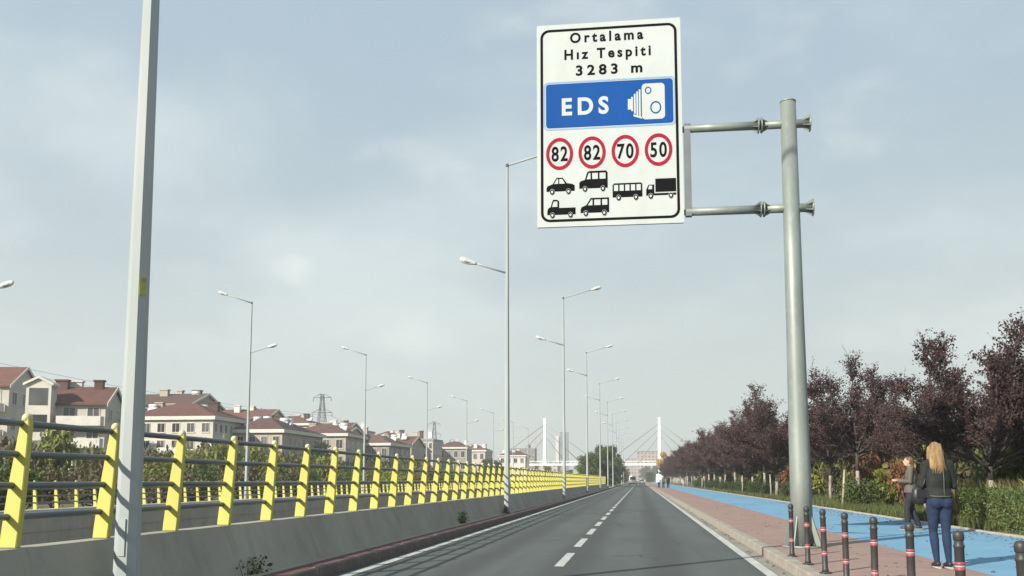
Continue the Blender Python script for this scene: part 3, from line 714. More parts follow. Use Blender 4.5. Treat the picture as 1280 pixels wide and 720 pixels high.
while yy < 200:
    plum(14.2 + rnd.uniform(-.8, .8), yy, rnd.uniform(.9, 1.02), k % 4, 'purple plum tree in the second row behind the path side row', 'second row of plum trees'); yy += rnd.uniform(8, 12); k += 1

def bush_mesh(seed, mm, n=1500, ls=0.11, lumps=9, name='foliage'):
    rr = random.Random(seed); b = MB(); cs = []
    for _ in range(lumps):
        a = rr.uniform(0, 2 * PI); r = rr.uniform(.1, .62); cs.append((Vector((r * math.cos(a), r * math.sin(a), rr.uniform(.3, .72))), rr.uniform(.26, .44)))
    for i in range(n):
        c, r = rr.choice(cs)
        d = Vector((rr.gauss(0, 1), rr.gauss(0, 1), rr.gauss(0, 1))).normalized()
        p = c + d * r * (rr.random() ** .45) * rr.uniform(.8, 1.12)
        if p.z < 0.0: p.z = rr.uniform(0, .1)
        leaf(b, p, ls * rr.uniform(.6, 1.35), rr)
    return b.mesh(name, mm)
def stems_mesh(seed, mm, top=.75):
    rr = random.Random(seed); b = MB()
    for _ in range(7):
        a = rr.uniform(0, 6.28); e = Vector((.5 * math.cos(a), .5 * math.sin(a), rr.uniform(.5, 1) * top))
        b.tube([(0.05 * math.cos(a), .05 * math.sin(a), 0), e * .5 + Vector((0, 0, .1)), e], [.022, .014, .006], 4, cap=False)
    return b.mesh('stems', mm)
BUSH = {k: [bush_mesh(100 + i * 7 + j, M[k], n, s) for j in range(2)] for i, (k, n, s) in enumerate((('green', 1700, .1), ('dark_green', 2600, .07), ('lime', 1500, .13), ('rust', 1300, .1), ('olive', 1300, .1), ('gold', 1500, .11)))}
STEM = stems_mesh(5, M['bark'])
def bush(x, y, z, r, h, kind, label, group=None, name='shrub', cat='shrub'):
    t = thing(name, label, cat, (x, y, z), rnd.uniform(0, 6.28), group); t.scale = (r, r, h)
    put('foliage', rnd.choice(BUSH[kind]), t); put('stems', STEM, t)
    return t
# shrubs along the path edge
for y, r, h in ((41.5, .95, 1.35), (44.2, .9, 1.15)):
    bush(9.0, y, .15, r, h, 'green', 'loose green shrub at the path edge just right of the sign post' if y < 43 else 'green shrub behind the loose shrub right of the sign post')
for k, (y, r, h) in enumerate(((56.5, .95, 1.25), (61, .9, 1.2), (70, 1, 1.2), (78, 1, 1.25), (87, 1, 1.2), (96, 1.1, 1.2), (106, 1.1, 1.2), (118, 1.1, 1.3), (130, 1.2, 1.3), (145, 1.2, 1.3), (160, 1.3, 1.3))):
    bush(8.9 + .15 * (k % 2), y, .15, r, h, 'dark_green', 'dark green rounded boxwood shrub left of the sign post at the path edge' if k < 2 else 'dark rounded shrub along the far edge of the blue path', 'rounded shrubs along the blue path')
bush(10.6, 40.3, .15, 1.15, 2.15, 'rust', 'rust brown bush behind a stake, right of the sign post')
bush(12.2, 55, .15, 1.6, 3.0, 'rust', 'rust brown bush seen under the tree left of the sign post')
bush(12.8, 30.5, .15, 1.9, 2.9, 'lime', 'large yellow green leafy bush at the right edge behind the hedge')
bush(11.6, 33.2, .15, 1.3, 2.3, 'lime', 'yellow green bush behind the blonde woman, below the largest plum')
bush(14.5, 28.0, .15, 1.8, 2.8, 'green', 'green bush behind the clipped hedge at the right edge')
yy = 33.0; k = 0
while yy < 190:
    kd = ('green', 'olive', 'green', 'lime', 'dark_green', 'rust')[k % 6]
    bush(11.6 + rnd.uniform(-.5, 1.2), yy, .15, rnd.uniform(1.2, 1.9), rnd.uniform(1.5, 2.5) * (1 + yy / 400), kd, 'mixed ' + {'green': 'green', 'olive': 'olive brown', 'lime': 'yellow green', 'dark_green': 'dark green', 'rust': 'rust brown'}[kd] + ' bush under the plum trees', kd.replace('_', ' ') + ' bushes under the plum trees')
    yy += rnd.uniform(2.2, 3.4) * (1 + yy / 160); k += 1
yy = 24.0
while yy < 240:
    bush(17.5 + rnd.uniform(-1, 2), yy, .2, rnd.uniform(1.8, 2.8), rnd.uniform(2.6, 3.8), rnd.choice(('green', 'olive', 'dark_green')), 'tall bush in the screen behind both plum rows', 'tall screen bushes behind the plum rows')
    yy += rnd.uniform(3.5, 5) * (1 + yy / 200)
# clipped hedge
def hedge(x0, x1, y0, y1, h):
    rr = random.Random(77); b = MB()
    for i in range(15000):
        x = rr.uniform(x0, x1); y = rr.uniform(y0, y1); z = rr.uniform(0, h)
        f = rr.randrange(5)
        if f < 2: x = x0 + abs(rr.gauss(0, .06)) + .05 * math.sin(y * 4) * math.sin(z * 6)
        elif f == 2: z = h - abs(rr.gauss(0, .06)) + .04 * math.sin(x * 5 + y * 3)
        elif f == 3: y = y0 + abs(rr.gauss(0, .06)) if rr.random() < .5 else y1 - abs(rr.gauss(0, .06))
        leaf(b, (x, y, z), rr.uniform(.035, .075), rr)
    t = thing('clipped_hedge', 'low clipped green hedge at the right, bordering the blue path', 'hedge', (0, 0, .15))
    b.build('foliage', M['green'], t)
    s = MB()
    for i in range(40):
        x = rr.uniform(x0 + .15, x1 - .15); y = rr.uniform(y0 + .15, y1 - .15); s.tube([(x, y, 0), (x + rr.uniform(-.1, .1), y, h * .5), (x + rr.uniform(-.2, .2), y + rr.uniform(-.2, .2), h * .9)], [.012, .008, .004], 4, cap=False)
    s.build('stems', M['bark'], t)
hedge(8.25, 9.5, 17.5, 26.6, .98)
# tall weeds behind the hedge, grass on the verge
def blades(n, xr, yr, hr, mm, name, seed, dens=None):
    rr = random.Random(seed); b = MB()
    for _ in range(n):
        x = rr.uniform(*xr); y = yr[0] + (yr[1] - yr[0]) * rr.random() ** 1.5; h = rr.uniform(*hr); a = rr.uniform(0, 6.28); wd = .012 + .012 * rr.random()
        dx, dy = rr.gauss(0, .25) * h, rr.gauss(0, .25) * h
        p = Vector((x, y, .13)); u = Vector((math.cos(a), math.sin(a), 0)) * wd
        b.v += [tuple(p - u), tuple(p + u), tuple(p + u * .7 + Vector((dx * .35, dy * .35, h * .6))), tuple(p + Vector((dx, dy, h))), tuple(p - u * .7 + Vector((dx * .35, dy * .35, h * .6)))]
        o = len(b.v) - 5; b.f.append((o, o + 1, o + 2, o + 3, o + 4)); b.sm.append(False)
    return tag(b.build(name, mm), kind='stuff')
blades(16000, (9.6, 12.5), (17, 34), (.6, 1.35), M['dry_grass'], 'tall_weeds', 3)
blades(26000, (7.98, 13), (24, 120), (.08, .38), M['grass'], 'grass', 4)
blades(9000, (8.0, 9.4), (26.8, 70), (.06, .32), M['grass'], 'weeds', 9)
# fallen leaves on the paving, the cycle path and along the kerbs
def litter(n, seed):
    rr = random.Random(seed); b = MB()
    for _ in range(n):
        y = 10 + 45 * rr.random() ** 1.6; q = rr.random()
        x = 7.75 - abs(rr.gauss(0, .55)) if q < .6 else (rr.uniform(2.5, 7.6) if q < .85 else rr.uniform(1.98, 2.12))
        z = .009 if x < 2.14 else .160
        a = rr.uniform(0, 6.28); s_ = rr.uniform(.02, .05); u = Vector((math.cos(a), math.sin(a), rr.uniform(0, .25))) * s_; v = Vector((-math.sin(a), math.cos(a), rr.uniform(0, .25))) * s_ * .6
        p = Vector((x, y, z)); b.quad(p - u, p - v + Vector((0, 0, .004)), p + u + Vector((0, 0, .006)), p + v + Vector((0, 0, .004)))
    tag(b.build('fallen_leaves', M['rust']), kind='stuff')
litter(1100, 21)
# lime and stakes
for k, (x, y, h, lean, lab) in enumerate(((8.45, 42.4, 1.65, .09, 'pale leaning wooden stake just right of the sign post'), (8.5, 65, 1.6, -.03, 'pale upright wooden stake left of the sign post, nearest there'),
        (8.6, 84, 1.6, .02, 'short pale stake farther left of the sign post by a dark shrub'), (8.6, 132, 1.7, .0, 'distant pale stake beside the blue path'), (10.0, 37.5, 1.5, -.05, 'pale stake behind the person in the grey jacket'))):
    t = thing('tree_stake', lab, 'stake', (x, y, .14)); t.rotation_euler = (0, lean, 0)
    MB().tube([(0, 0, 0), (.01, 0, h * .5), (0, .01, h)], [.055, .05, .045], 7).build('stake_pole', M['stake'], t)
    MB().tube([(0, 0, h * .62), (0, 0, h * .66)], .06, 7).build('tie_band', M['bark_pale'], t)
for x, y, lab in ((9.75, 25.5, 'pale concrete marker post standing behind the clipped hedge'), (8.3, 190, 'far white marker post at the edge of the blue path')):
    t = thing('marker_post', lab, 'marker post', (x, y, .14))
    MB().lathe([(.085, 0), (.08, 1.05)], 12).build('shaft', M['pale_concrete'], t)
    MB().lathe([(.082, 1.05), (.095, 1.06), (.095, 1.2), (.06, 1.26), (.01, 1.28)], 12).build('head', M['pale_concrete'], t)
# weeds at the foot of the parapet
def tuft(x, y, h, n, lab):
    rr = random.Random(int(y * 10)); b = MB()
    for _ in range(n):
        p = Vector((x + rr.gauss(0, .05), y + rr.gauss(0, .22), .12 + rr.random() ** 1.6 * h)); leaf(b, p, rr.uniform(.04, .09), rr)
    s = MB()
    for _ in range(9):
        yy = y + rr.gauss(0, .16); s.tube([(x, yy, .12), (x + rr.gauss(0, .04), yy + rr.gauss(0, .08), .12 + h * rr.uniform(.5, 1))], [.006, .003], 4, cap=False)
    t = thing('weed_tuft', lab, 'weeds', (0, 0, 0)); b.build('leaves', M['green'], t); s.build('stems', M['olive'], t)
tuft(-5.03, 12.3, .22, 60, 'small green weed tuft at the foot of the parapet, lower left')
tuft(-5.03, 27.2, .32, 170, 'larger weed tuft at the foot of the parapet left of a lamp')
tuft(-4.9, 35.3, .25, 120, 'weeds round the base of the lamp behind the sign')

# vegetation across the sunken road
BK = [('olive', 'olive brown bush'), ('green', 'green bush'), ('olive', 'olive brown bush'), ('dark_green', 'dark green bush'), ('lime', 'yellow green bush'), ('green', 'green bush'), ('olive', 'olive brown bush')]
for row, (xo, y0, y1, st, hh) in enumerate(((-28.5, 20, 190, 3.4, 2.6), (-34, 26, 210, 4.2, 3.6), (-43, 36, 230, 5.5, 5.0), (-54, 66, 250, 7, 7.0))):
    y = y0
    while y < y1:
        kd, lb = BK[rnd.randrange(7)]
        bush(xo + rnd.uniform(-1.5, 1.5), y, -.3, rnd.uniform(1.5, 2.4) * (1 + row * .3), hh * rnd.uniform(.65, 1.1), kd, lb + (' close behind the far yellow railing', ' in the second line behind the far railing', ' in the scrub before the houses', ' at the foot of the houses')[row], lb + ' group ' + ('by the far railing', 'of the second line', 'before the houses', 'at the houses')[row])
        y += rnd.uniform(.75, 1.3) * st

def tree_meshes(seed, H, rx, mm, n=6000, ls=.28, th=.25):
    rr = random.Random(seed); wood = MB(); cr = MB()
    wood.tube([(0, 0, 0), (.05, 0, H * .3), (0, .05, H * .75)], [.2, .16, .05], 8)
    cl = []
    for i in range(26):
        a = rr.uniform(0, 6.28); z = H * rr.uniform(th, .92); f = 1 - abs((z / H - .5) / .55) ** 2.2
        r = rx * max(.15, f) * rr.uniform(.2, .85); c = Vector((r * math.cos(a), r * math.sin(a), z)); cl.append((c, rx * rr.uniform(.26, .42)))
        wood.tube([(0, 0, z * .72), c * .5 + Vector((0, 0, z * .42)), c], [.06, .04, .015], 5, cap=False)
    for i in range(n):
        c, r = rr.choice(cl); d = Vector((rr.gauss(0, 1), rr.gauss(0, 1), rr.gauss(0, .8))).normalized()
        leaf(cr, c + d * r * rr.random() ** .4, ls * rr.uniform(.6, 1.3), rr)
    return wood.mesh('trunk', M['bark']), cr.mesh('crown', mm)
def tree(ms, x, y, z, sc, lab, group=None, name='broadleaf_tree'):
    t = thing(name, lab, 'tree', (x, y, z), rnd.uniform(0, 6.28), group); t.scale = (sc,) * 3
    put('trunk', ms[0], t); put('crown', ms[1], t)
TD = [tree_meshes(61, 8.5, 2.6, M['dark_green'], 7000, .3, .12), tree_meshes(67, 8.0, 2.9, M['green'], 7000, .3, .12)]
TG = tree_meshes(71, 10.0, 3.0, M['gold'], 4500, .36, .3)
for k, (x, y, s, v) in enumerate(((-8.9, 184, .85, 1), (-6.6, 188, .99, 1), (-5.6, 198, .98, 0), (-8.0, 200, 1.0, 0), (-11, 196, .8, 1), (-6.2, 215, .98, 1), (-5.9, 232, .85, 0), (-6.2, 255, .85, 0), (-6.5, 285, .85, 0), (-7, 320, .9, 1), (-9, 350, .95, 0), (-7.5, 385, .95, 1))):
    tree(TD[v], x, y, 0, s, 'dark green broadleaf tree in the clump where the yellow railing ends' if y < 240 else 'dark tree beyond the clump, lining the left of the far road', 'trees of the clump at the railing end' if y < 240 else 'trees lining the far road')
tree(TG, 8.2, 330, 0, 1.08, 'golden yellow autumn tree in front of the right bridge pylon', None, 'autumn_tree')
for k in range(26):
    x = rnd.uniform(-210, -20); y = rnd.uniform(260, 420)
    tree(TD[k % 2], x, y, -.3, rnd.uniform(.7, 1.05), 'green tree among the far houses on the left', 'trees among the far houses')
for k in range(34):
    if k < 6: x, y = (-6.4, -8.5, -7, 4.2, 5.5, 6.6)[k], (405, 428, 470, 480, 500, 530)[k]
    elif k < 20: x, y = rnd.uniform(-45, 45), rnd.uniform(860, 960)
    else: x, y = rnd.uniform(-40, -7), rnd.uniform(480, 640)
    tree(TD[k % 2], x, y, 0, rnd.uniform(1.3, 1.9) if 6 <= k < 20 else rnd.uniform(.6, .8), 'small dark tree in the greenery beyond the bridge deck', 'greenery beyond the bridge')
for k in range(10):
    tree(TD[k % 2], rnd.uniform(13, 60), rnd.uniform(340, 430), 0, rnd.uniform(.8, 1.2), 'far tree right of the bridge pylon behind the plum row', 'far trees right of the road')

# ------------------------------------------------------------------ buildings
M['plaster'] = mat('white_plaster', (0.5, 0.475, 0.42), 0.9, (0.4, 0.38, 0.335), 0.3, 6, objrand=.16)
M['cream'] = mat('cream_plaster', (0.38, 0.335, 0.27), 0.9, (0.3, 0.265, 0.215), 0.3, 6, objrand=.16)
M['greyplaster'] = mat('grey_plaster', (0.25, 0.24, 0.22), 0.9, (0.2, 0.195, 0.18), 0.3, 6, objrand=.16)
M['pink'] = mat('pink_plaster', (0.36, 0.265, 0.24), 0.9, (0.3, 0.22, 0.2), 0.3, 6, objrand=.16)
M['trim'] = mat('white_trim', (0.56, 0.54, 0.49), 0.85, (0.48, 0.46, 0.42), 1, 4)
M['roof_red'] = mat('red_roof_tiles', (0.125, 0.055, 0.044), 0.9, (0.085, 0.042, 0.036), 1.2, 6, 0.3, 9, objrand=.22)
M['roof_brown'] = mat('brown_roof_tiles', (0.1, 0.055, 0.047), 0.9, (0.07, 0.042, 0.037), 1.2, 6, 0.3, 9, objrand=.22)
M['roof_grey'] = mat('grey_roof', (0.25, 0.25, 0.25), 0.9, (0.2, 0.2, 0.2), 1, 4)
M['pane'] = mat('window_glass', (0.05, 0.058, 0.066), 0.2, (0.09, 0.09, 0.085), .8, 3, objrand=.85)
M['tank'] = mat('tank_metal', (0.6, 0.62, 0.62), 0.4, metal=0.4)
M['tower_glass'] = mat('tower_glass', (0.14, 0.17, 0.19), 0.35, (0.11, 0.14, 0.16), .1, 3)
PANE = MB().box(-.5, .5, -.02, .0, 0, 1).mesh('pane', M['pane'])
WFR = MB().box(-.56, -.5, -.07, 0, -.06, 1.06).box(.5, .56, -.07, 0, -.06, 1.06).box(-.498, .498, -.07, 0, 1.0, 1.06).box(-.6, .6, -.12, 0, -.13, -.06).box(-.02, .02, -.05, 0, 0, 1.0).mesh('window', M['trim'])
def window(t, p, rz, w, h):
    o = put('window', WFR, t, p, rz, (w, 1, h)); put('pane', PANE, o); return o
def house(x, y, rz, w, d, h, st, roof, wm, rm, label, group=None, nf=4, ns=3, balc=(), rh=2.6, chim=2, tanks=0, over=.5, name='apartment_building'):
    """front faces local -y (w wide), road side faces local +x (d deep); gable ridge runs along x or y, or hip, or flat"""
    t = thing(name, label, 'building', (x, y, -.3), rz, group)
    H = h + .3; b = MB()
    if roof == 'gx':
        b.prism([(0, 0)], 0, 0) if False else None
        vs = [(-w/2,-d/2,0),(w/2,-d/2,0),(w/2,d/2,0),(-w/2,d/2,0),(-w/2,-d/2,H),(w/2,-d/2,H),(w/2,d/2,H),(-w/2,d/2,H),(-w/2,0,H+rh),(w/2,0,H+rh)]
        b.add(vs, [(0,1,5,4),(2,3,7,6),(1,2,6,9,5),(3,0,4,8,7),(4,5,9,8),(6,7,8,9)])
    elif roof == 'gy':
        vs = [(-w/2,-d/2,0),(w/2,-d/2,0),(w/2,d/2,0),(-w/2,d/2,0),(-w/2,-d/2,H),(w/2,-d/2,H),(w/2,d/2,H),(-w/2,d/2,H),(0,-d/2,H+rh),(0,d/2,H+rh)]
        b.add(vs, [(0,1,5,8,4),(2,3,7,9,6),(1,2,6,5),(3,0,4,7),(5,6,9,8),(7,4,8,9)])
    else: b.box(-w/2, w/2, -d/2, d/2, 0, H)
    b.build('wall', wm, t)
    r = MB(); e = over; th = .22
    if roof in ('gx', 'gy'):
        hw, hd = (w/2, d/2) if roof == 'gx' else (d/2, w/2)
        sl = rh / hd
        pr = [(-hd - e, H - sl * e + .02), (0, H + rh + .02), (hd + e, H - sl * e + .02), (hd + e, H - sl * e + th), (0, H + rh + th + .05), (-hd - e, H - sl * e + th)]
        vs = [];
        for s in (-hw - e * .6, hw + e * .6):
            for a, z in pr: vs.append((s, a, z) if roof == 'gx' else (a, s, z))
        fs = [(0,1,4,5),(1,2,3,4),(11,10,7,6),(10,9,8,7)] + [(k, k + 6, (k + 1) % 6 + 6, (k + 1) % 6) for k in range(6)]
        r.add(vs, fs)
        ro = r.build('roof', rm, t)
        # white verge boards on the two gables
        for s in (-hw - e * .6 - .08, hw + e * .6):
            for sg in (-1, 1):
                q = [(sg * (hd + e), H - sl * e - .12), (0, H + rh - .1), (0, H + rh + th + .1), (sg * (hd + e), H - sl * e + th + .05)]
                v = MB(); vs = [((s, a, z) if roof == 'gx' else (a, s, z)) for a, z in q] + [((s + .08, a, z) if roof == 'gx' else (a, s + .08, z)) for a, z in q]
                v.add(vs, [(0,1,2,3),(7,6,5,4),(0,4,5,1),(1,5,6,2),(2,6,7,3),(3,7,4,0)])
                v.build('verge_board', M['trim'], ro)
    elif roof == 'hip':
        r.box(-w/2 - e, w/2 + e, -d/2 - e, d/2 + e, H + .002, H + .55)
        r.build('fascia', M['trim'], t)
        r = MB(); k = min(w, d) * .42; z0 = H + .552
        W2, D2 = w/2 + e - .1, d/2 + e - .1
        r.add([(-W2,-D2,z0),(W2,-D2,z0),(W2,D2,z0),(-W2,D2,z0),(-W2 + k,0 if d <= w else -D2 + k,z0 + rh),(W2 - k,0 if d <= w else -D2 + k,z0 + rh)] + ([] if d <= w else []),
              [(0,1,5,4),(1,2,5),(2,3,4,5),(3,0,4)])
        ro = r.build('roof', rm, t)
    else:
        r.box(-w/2 - .25, w/2 + .25, -d/2 - .25, d/2 + .25, H + .002, H + .5); ro = r.build('roof', rm, t)
    rr = random.Random(int(abs(x * 7 + y * 3)))
    for k in range(chim):
        c = MB(); s = rr.uniform(.45, .8); c.box(-s, s, -.4, .4, 0, 2.0).box(-s - .12, s + .12, -.52, .52, 2.002, 2.2)
        c.build('chimney', rr.choice((M['cream'], M['roof_brown'], M['trim'])), ro, (rr.uniform(-.35, .35) * w, rr.uniform(-.15, .2) * d, H + rh * .45))
    for k in range(tanks):
        c = MB(); c.tube([(-.7, 0, 1.5), (.7, 0, 1.5)], .32, 8); c.add([(-.7, -1.2, .3), (.7, -1.2, .3), (.7, -.1, 1.3), (-.7, -.1, 1.3)], [(0, 1, 2, 3)])
        c.box(-.65, -.58, -.2, .2, 0, 1.25); c.box(.58, .65, -.2, .2, 0, 1.25)
        c.build('solar_tank', M['tank'], ro, (rr.uniform(-.42, .42) * w, rr.uniform(-.3, .1) * d, H + rh * .35 + .3))
    fh = h / st
    for s in range(st):
        z = .3 + s * fh + fh * .3
        for k in range(nf):
            px = -w/2 + (k + .5) * w / nf
            window(t, (px, -d/2 - .002, z), 0, w / nf * .48, fh * .5)
        for k in range(ns):
            window(t, (w/2 + .002, -d/2 + (k + .5) * d / ns, z), PI / 2, d / ns * .42, fh * .46)
    for (s, x0, x1) in balc:                                        # storey, from, to (share of the front)
        z = .3 + s * fh; a, c = -w/2 + x0 * w, -w/2 + x1 * w
        q = MB().box(a, c, -d/2 - 1.5, -d/2 - .13, z - .12, z + .05)
        q.box(a, c, -d/2 - 1.5, -d/2 - 1.38, z + .052, z + 1.0).box(a, a + .1, -d/2 - 1.378, -d/2 - .13, z + .052, z + 1.0).box(c - .1, c, -d/2 - 1.378, -d/2 - .13, z + .052, z + 1.0)
        q.build('balcony', M['trim'], t)
    return t
# three big blocks behind the left railing
house(-94.6, 123.2, R(12), 17.5, 10, 14.2, 4, 'gx', M['plaster'], M['roof_red'], 'white gabled block at the left edge with red roof, nearest of the houses', None, 4, 3, [(1, .55, .97), (2, .55, .97), (3, .55, .97)], 2.8, 1)
hb = house(-67.7, 109, R(14), 8.2, 7.0, 10.4, 4, 'gx', M['plaster'], M['roof_red'], 'white villa block with porch gable, red roof and many chimneys', None, 3, 2, [(1, .38, .99), (2, .38, .99), (3, .38, .99)], 2.0, 4)
# porch tower of that villa
b = MB(); b.prism([(-4.3, 0), (-1.5, 0), (-1.5, 12.7), (-2.9, 13.4), (-4.3, 12.7)], -5.4, -3.52); b.build('porch_tower', M['plaster'], hb)
for z in (4.2, 7.2, 10.3): MB().box(-3.95, -1.85, -5.44, -5.402, z, z + 2.0).build('loggia_opening', M['pane'], hb)
b = MB().prism([(-4.6, 12.56), (-2.9, 13.42), (-1.2, 12.56), (-1.2, 12.85), (-2.9, 13.72), (-4.6, 12.85)], -5.7, -3.45); b.build('porch_roof', M['trim'], hb)
house(-72.3, 148, R(0), 14.5, 15, 10.6, 4, 'hip', M['plaster'], M['roof_red'], 'broad white block with red hipped roof and long white fascia', None, 6, 8, [(1, .0, .7), (2, .0, .7)], 2.5, 3, 3)
house(-60.8, 158, R(0), 8, 20, 8.9, 3, 'hip', M['cream'], M['roof_brown'], 'cream block with brown roof adjoining the broad hipped block on its right', None, 4, 9, [], 2.0, 1, 2)
specs = [(-69.5, 178, 9, 12, 10.6, 4, 'hip', 'greyplaster', 'roof_brown'), (-60.5, 184, 10, 16, 9.6, 3, 'hip', 'cream', 'roof_brown'), (-67, 204, 11, 14, 10.6, 4, 'gx', 'pink', 'roof_red'),
         (-58, 212, 9, 16, 8.8, 3, 'hip', 'greyplaster', 'roof_brown'), (-70, 232, 9, 12, 11.2, 4, 'hip', 'pink', 'roof_red'), (-60.5, 240, 9, 12, 10.2, 3, 'gx', 'cream', 'roof_red'),
         (-66, 268, 8, 10, 12.0, 4, 'flat', 'plaster', 'roof_grey'), (-60.6, 272, 6, 9, 12.4, 4, 'flat', 'plaster', 'roof_grey'), (-68, 300, 9, 10, 11.6, 4, 'hip', 'pink', 'roof_red'), (-59, 306, 9, 10, 11.2, 3, 'hip', 'greyplaster', 'roof_brown'),
         (-72, 345, 10, 10, 12, 4, 'flat', 'cream', 'roof_grey'), (-60, 350, 10, 10, 11.6, 3, 'hip', 'plaster', 'roof_red'), (-67, 395, 11, 10, 12.5, 4, 'flat', 'greyplaster', 'roof_grey'), (-52, 400, 11, 10, 11, 3, 'hip', 'plaster', 'roof_brown')]
hl = ['grey block with brown hipped roof right of the cream block', 'cream brown-roofed block behind the fourth yellow post from the lamp', 'pink gabled block with red roof in the row of houses', 'grey low block with brown roof below the left lattice mast',
      'pink block with red hipped roof right of the lattice mast', 'cream red-gabled block right of the lattice mast', 'white flat-roofed block left of the second lattice mast', 'narrow white flat-roofed block, tallest of its neighbours', 'distant pink red-roofed block', 'distant grey brown-roofed block',
      'distant cream flat-roofed block left of the sign-side lamp', 'distant white red-roofed block left of the sign-side lamp', 'distant grey flat-roofed block', 'distant white brown-roofed block beside the lamp behind the sign']
for (x, y, w_, d_, h_, s_, r_, wm, rm), lb in zip(specs, hl):
    house(x, y, R(rnd.uniform(-6, 6)), w_, d_, h_, s_, r_, M[wm], M[rm], lb, None, 4, 4, [(1, .1, .8)] if rnd.random() < .6 else [], 2.0, 2, 2 if r_ != 'flat' else 0)
for k, (x, y, w_, h_, r_, wm, rm) in enumerate(((-93, 185, 13, 14.5, 'hip', 'greyplaster', 'roof_brown'), (-84, 200, 12, 14.2, 'gx', 'cream', 'roof_red'), (-86, 232, 12, 14.6, 'hip', 'pink', 'roof_brown'), (-83, 255, 12, 14.5, 'gx', 'greyplaster', 'roof_red'),
        (-90, 290, 14, 16, 'flat', 'plaster', 'roof_grey'), (-80, 305, 12, 14.4, 'hip', 'pink', 'roof_red'), (-88, 350, 13, 16, 'flat', 'cream', 'roof_grey'), (-84, 165, 13, 14.5, 'gx', 'cream', 'roof_brown'))):
    house(x, y, R(rnd.uniform(-8, 8)), w_, 12, h_, 5, r_, M[wm], M[rm], ['grey brown-roofed block peeping over the front row', 'cream red-gabled block peeping over the front row', 'pink brown-roofed block behind the front row', 'grey red-gabled block behind the front row', 'pale flat-roofed block near the larger lattice mast', 'pink red-roofed block near the larger lattice mast', 'cream flat-roofed block far behind the lattice mast', 'cream brown-roofed block behind the broad white hipped block'][k], None, 4, 3, [], 2.2, 3, 2 if r_ == 'hip' else 1)
for k in range(30):
    x = rnd.uniform(-210, -34); y = rnd.uniform(460, 800)
    wm, rm = rnd.choice((('plaster', 'roof_red'), ('cream', 'roof_grey'), ('greyplaster', 'roof_brown'), ('greyplaster', 'roof_grey'), ('plaster', 'roof_grey')))
    house(x, y, R(rnd.uniform(-15, 15)), rnd.uniform(11, 18), rnd.uniform(10, 14), rnd.uniform(8, 13), 4, rnd.choice(('flat', 'hip')), M[wm], M[rm], 'small pale block in the distant town on the horizon', 'blocks of the distant town', 4, 0, [], 1.8, 0)
house(-72, 600, 0, 15, 12, 20.5, 6, 'flat', M['greyplaster'], M['roof_grey'], 'grey block with overhanging flat roof left of the left bridge pylon', None, 6, 0, [], 1, 1)
house(8, 1000, 0, 22, 14, 30, 9, 'flat', M['pink'], M['roof_red'], 'pinkish apartment block seen between the bridge cables', None, 6, 0, [], 1, 0)
house(-8, 1060, 0, 15, 14, 24, 7, 'flat', M['pink'], M['roof_grey'], 'pale pinkish apartment block left of the other one between the cables', None, 5, 0, [], 1, 0)
for k, (x, y, w_, h_) in enumerate(((25, 610, 9, 19), (33, 600, 12, 22), (45, 620, 12, 20), (20, 420, 10, 7))):
    house(x, y, 0, w_, 11, h_, 5, 'flat', M['plaster'], M['roof_grey'], ['slim white block right of the right pylon', 'white block above the far end of the plum row', 'pale block rightmost above the far plum row', 'low white house under the right end of the bridge'][k], None, 4, 0, [], 1, 0)
# twin high rise
t = thing('high_rise_tower', 'grey glass high rise with a white edge wall far behind the left pylon', 'building', (-101.5, 1300, -.3))
MB().box(-4.6, 6.2, -5, 5, 0, 66).build('glass_block', M['tower_glass'], t)
MB().box(-10.6, -6.4, -6, 6, 0, 61).build('white_block', M['trim'], t)
MB().box(-6.398, -4.602, -3, 3, 0, 58).build('link', M['tower_glass'], t)
for k in range(15): MB().box(-4.7, 6.3, -5.12, -5.002, 3 + k * 4.2, 3.9 + k * 4.2).build('floor_band', M['greyplaster'], t)

# ------------------------------------------------------------------ cable stayed bridge
M['bridge'] = mat('bridge_white', (0.8, 0.8, 0.78), 0.6, (0.72, 0.72, 0.7), .3, 5)
t = thing('cable_stayed_bridge', 'white cable stayed bridge with two slender pylons crossing the road far ahead', 'bridge', (0, 450, 0))
MB().box(-80, 50, -3, 3, 8.05, 8.9).build('deck', M['bridge'], t)
for sy in (-2.9, 2.9):
    rl = MB().box(-80, 50, sy - .05, sy + .05, 10.0, 10.1)
    for k in range(66): rl.box(-80 + 2 * k - .04, -80 + 2 * k + .04, sy - .04, sy + .04, 8.902, 9.998)
    tag(rl.build('parapet_railing', M['bridge'], t), kind='stuff')
for px in (-44, 9.3):
    p = MB(); p.tube([(px, 0, -.3), (px, 0, 9), (px, 0, 30.3)], [(1.1, 1.1), (1.0, 1.0), (.6, .6)], 12); p.build('pylon', M['bridge'], t)
    MB().tube([(px, 0, -.25), (px, 0, 4)], [(2.2, 3.2), (1.9, 3.0)], 12).build('pylon_foot', M['bridge'], t)
    for sgn in (-1, 1):
        for k, (zt, run) in enumerate(((27.5, 25), (25, 17), (22, 10))):
            for sy in (-2.6, 2.6):
                MB().tube([(px, 0, zt), (px + sgn * run, sy, 9.1)], .11, 6).build('cable', M['greyplaster'], t)
for px in (-15, 24, -74, 44):
    MB().box(px - .7, px + .7, -2.2, 2.2, -.3, 8.048).build('pier', M['bridge'], t)

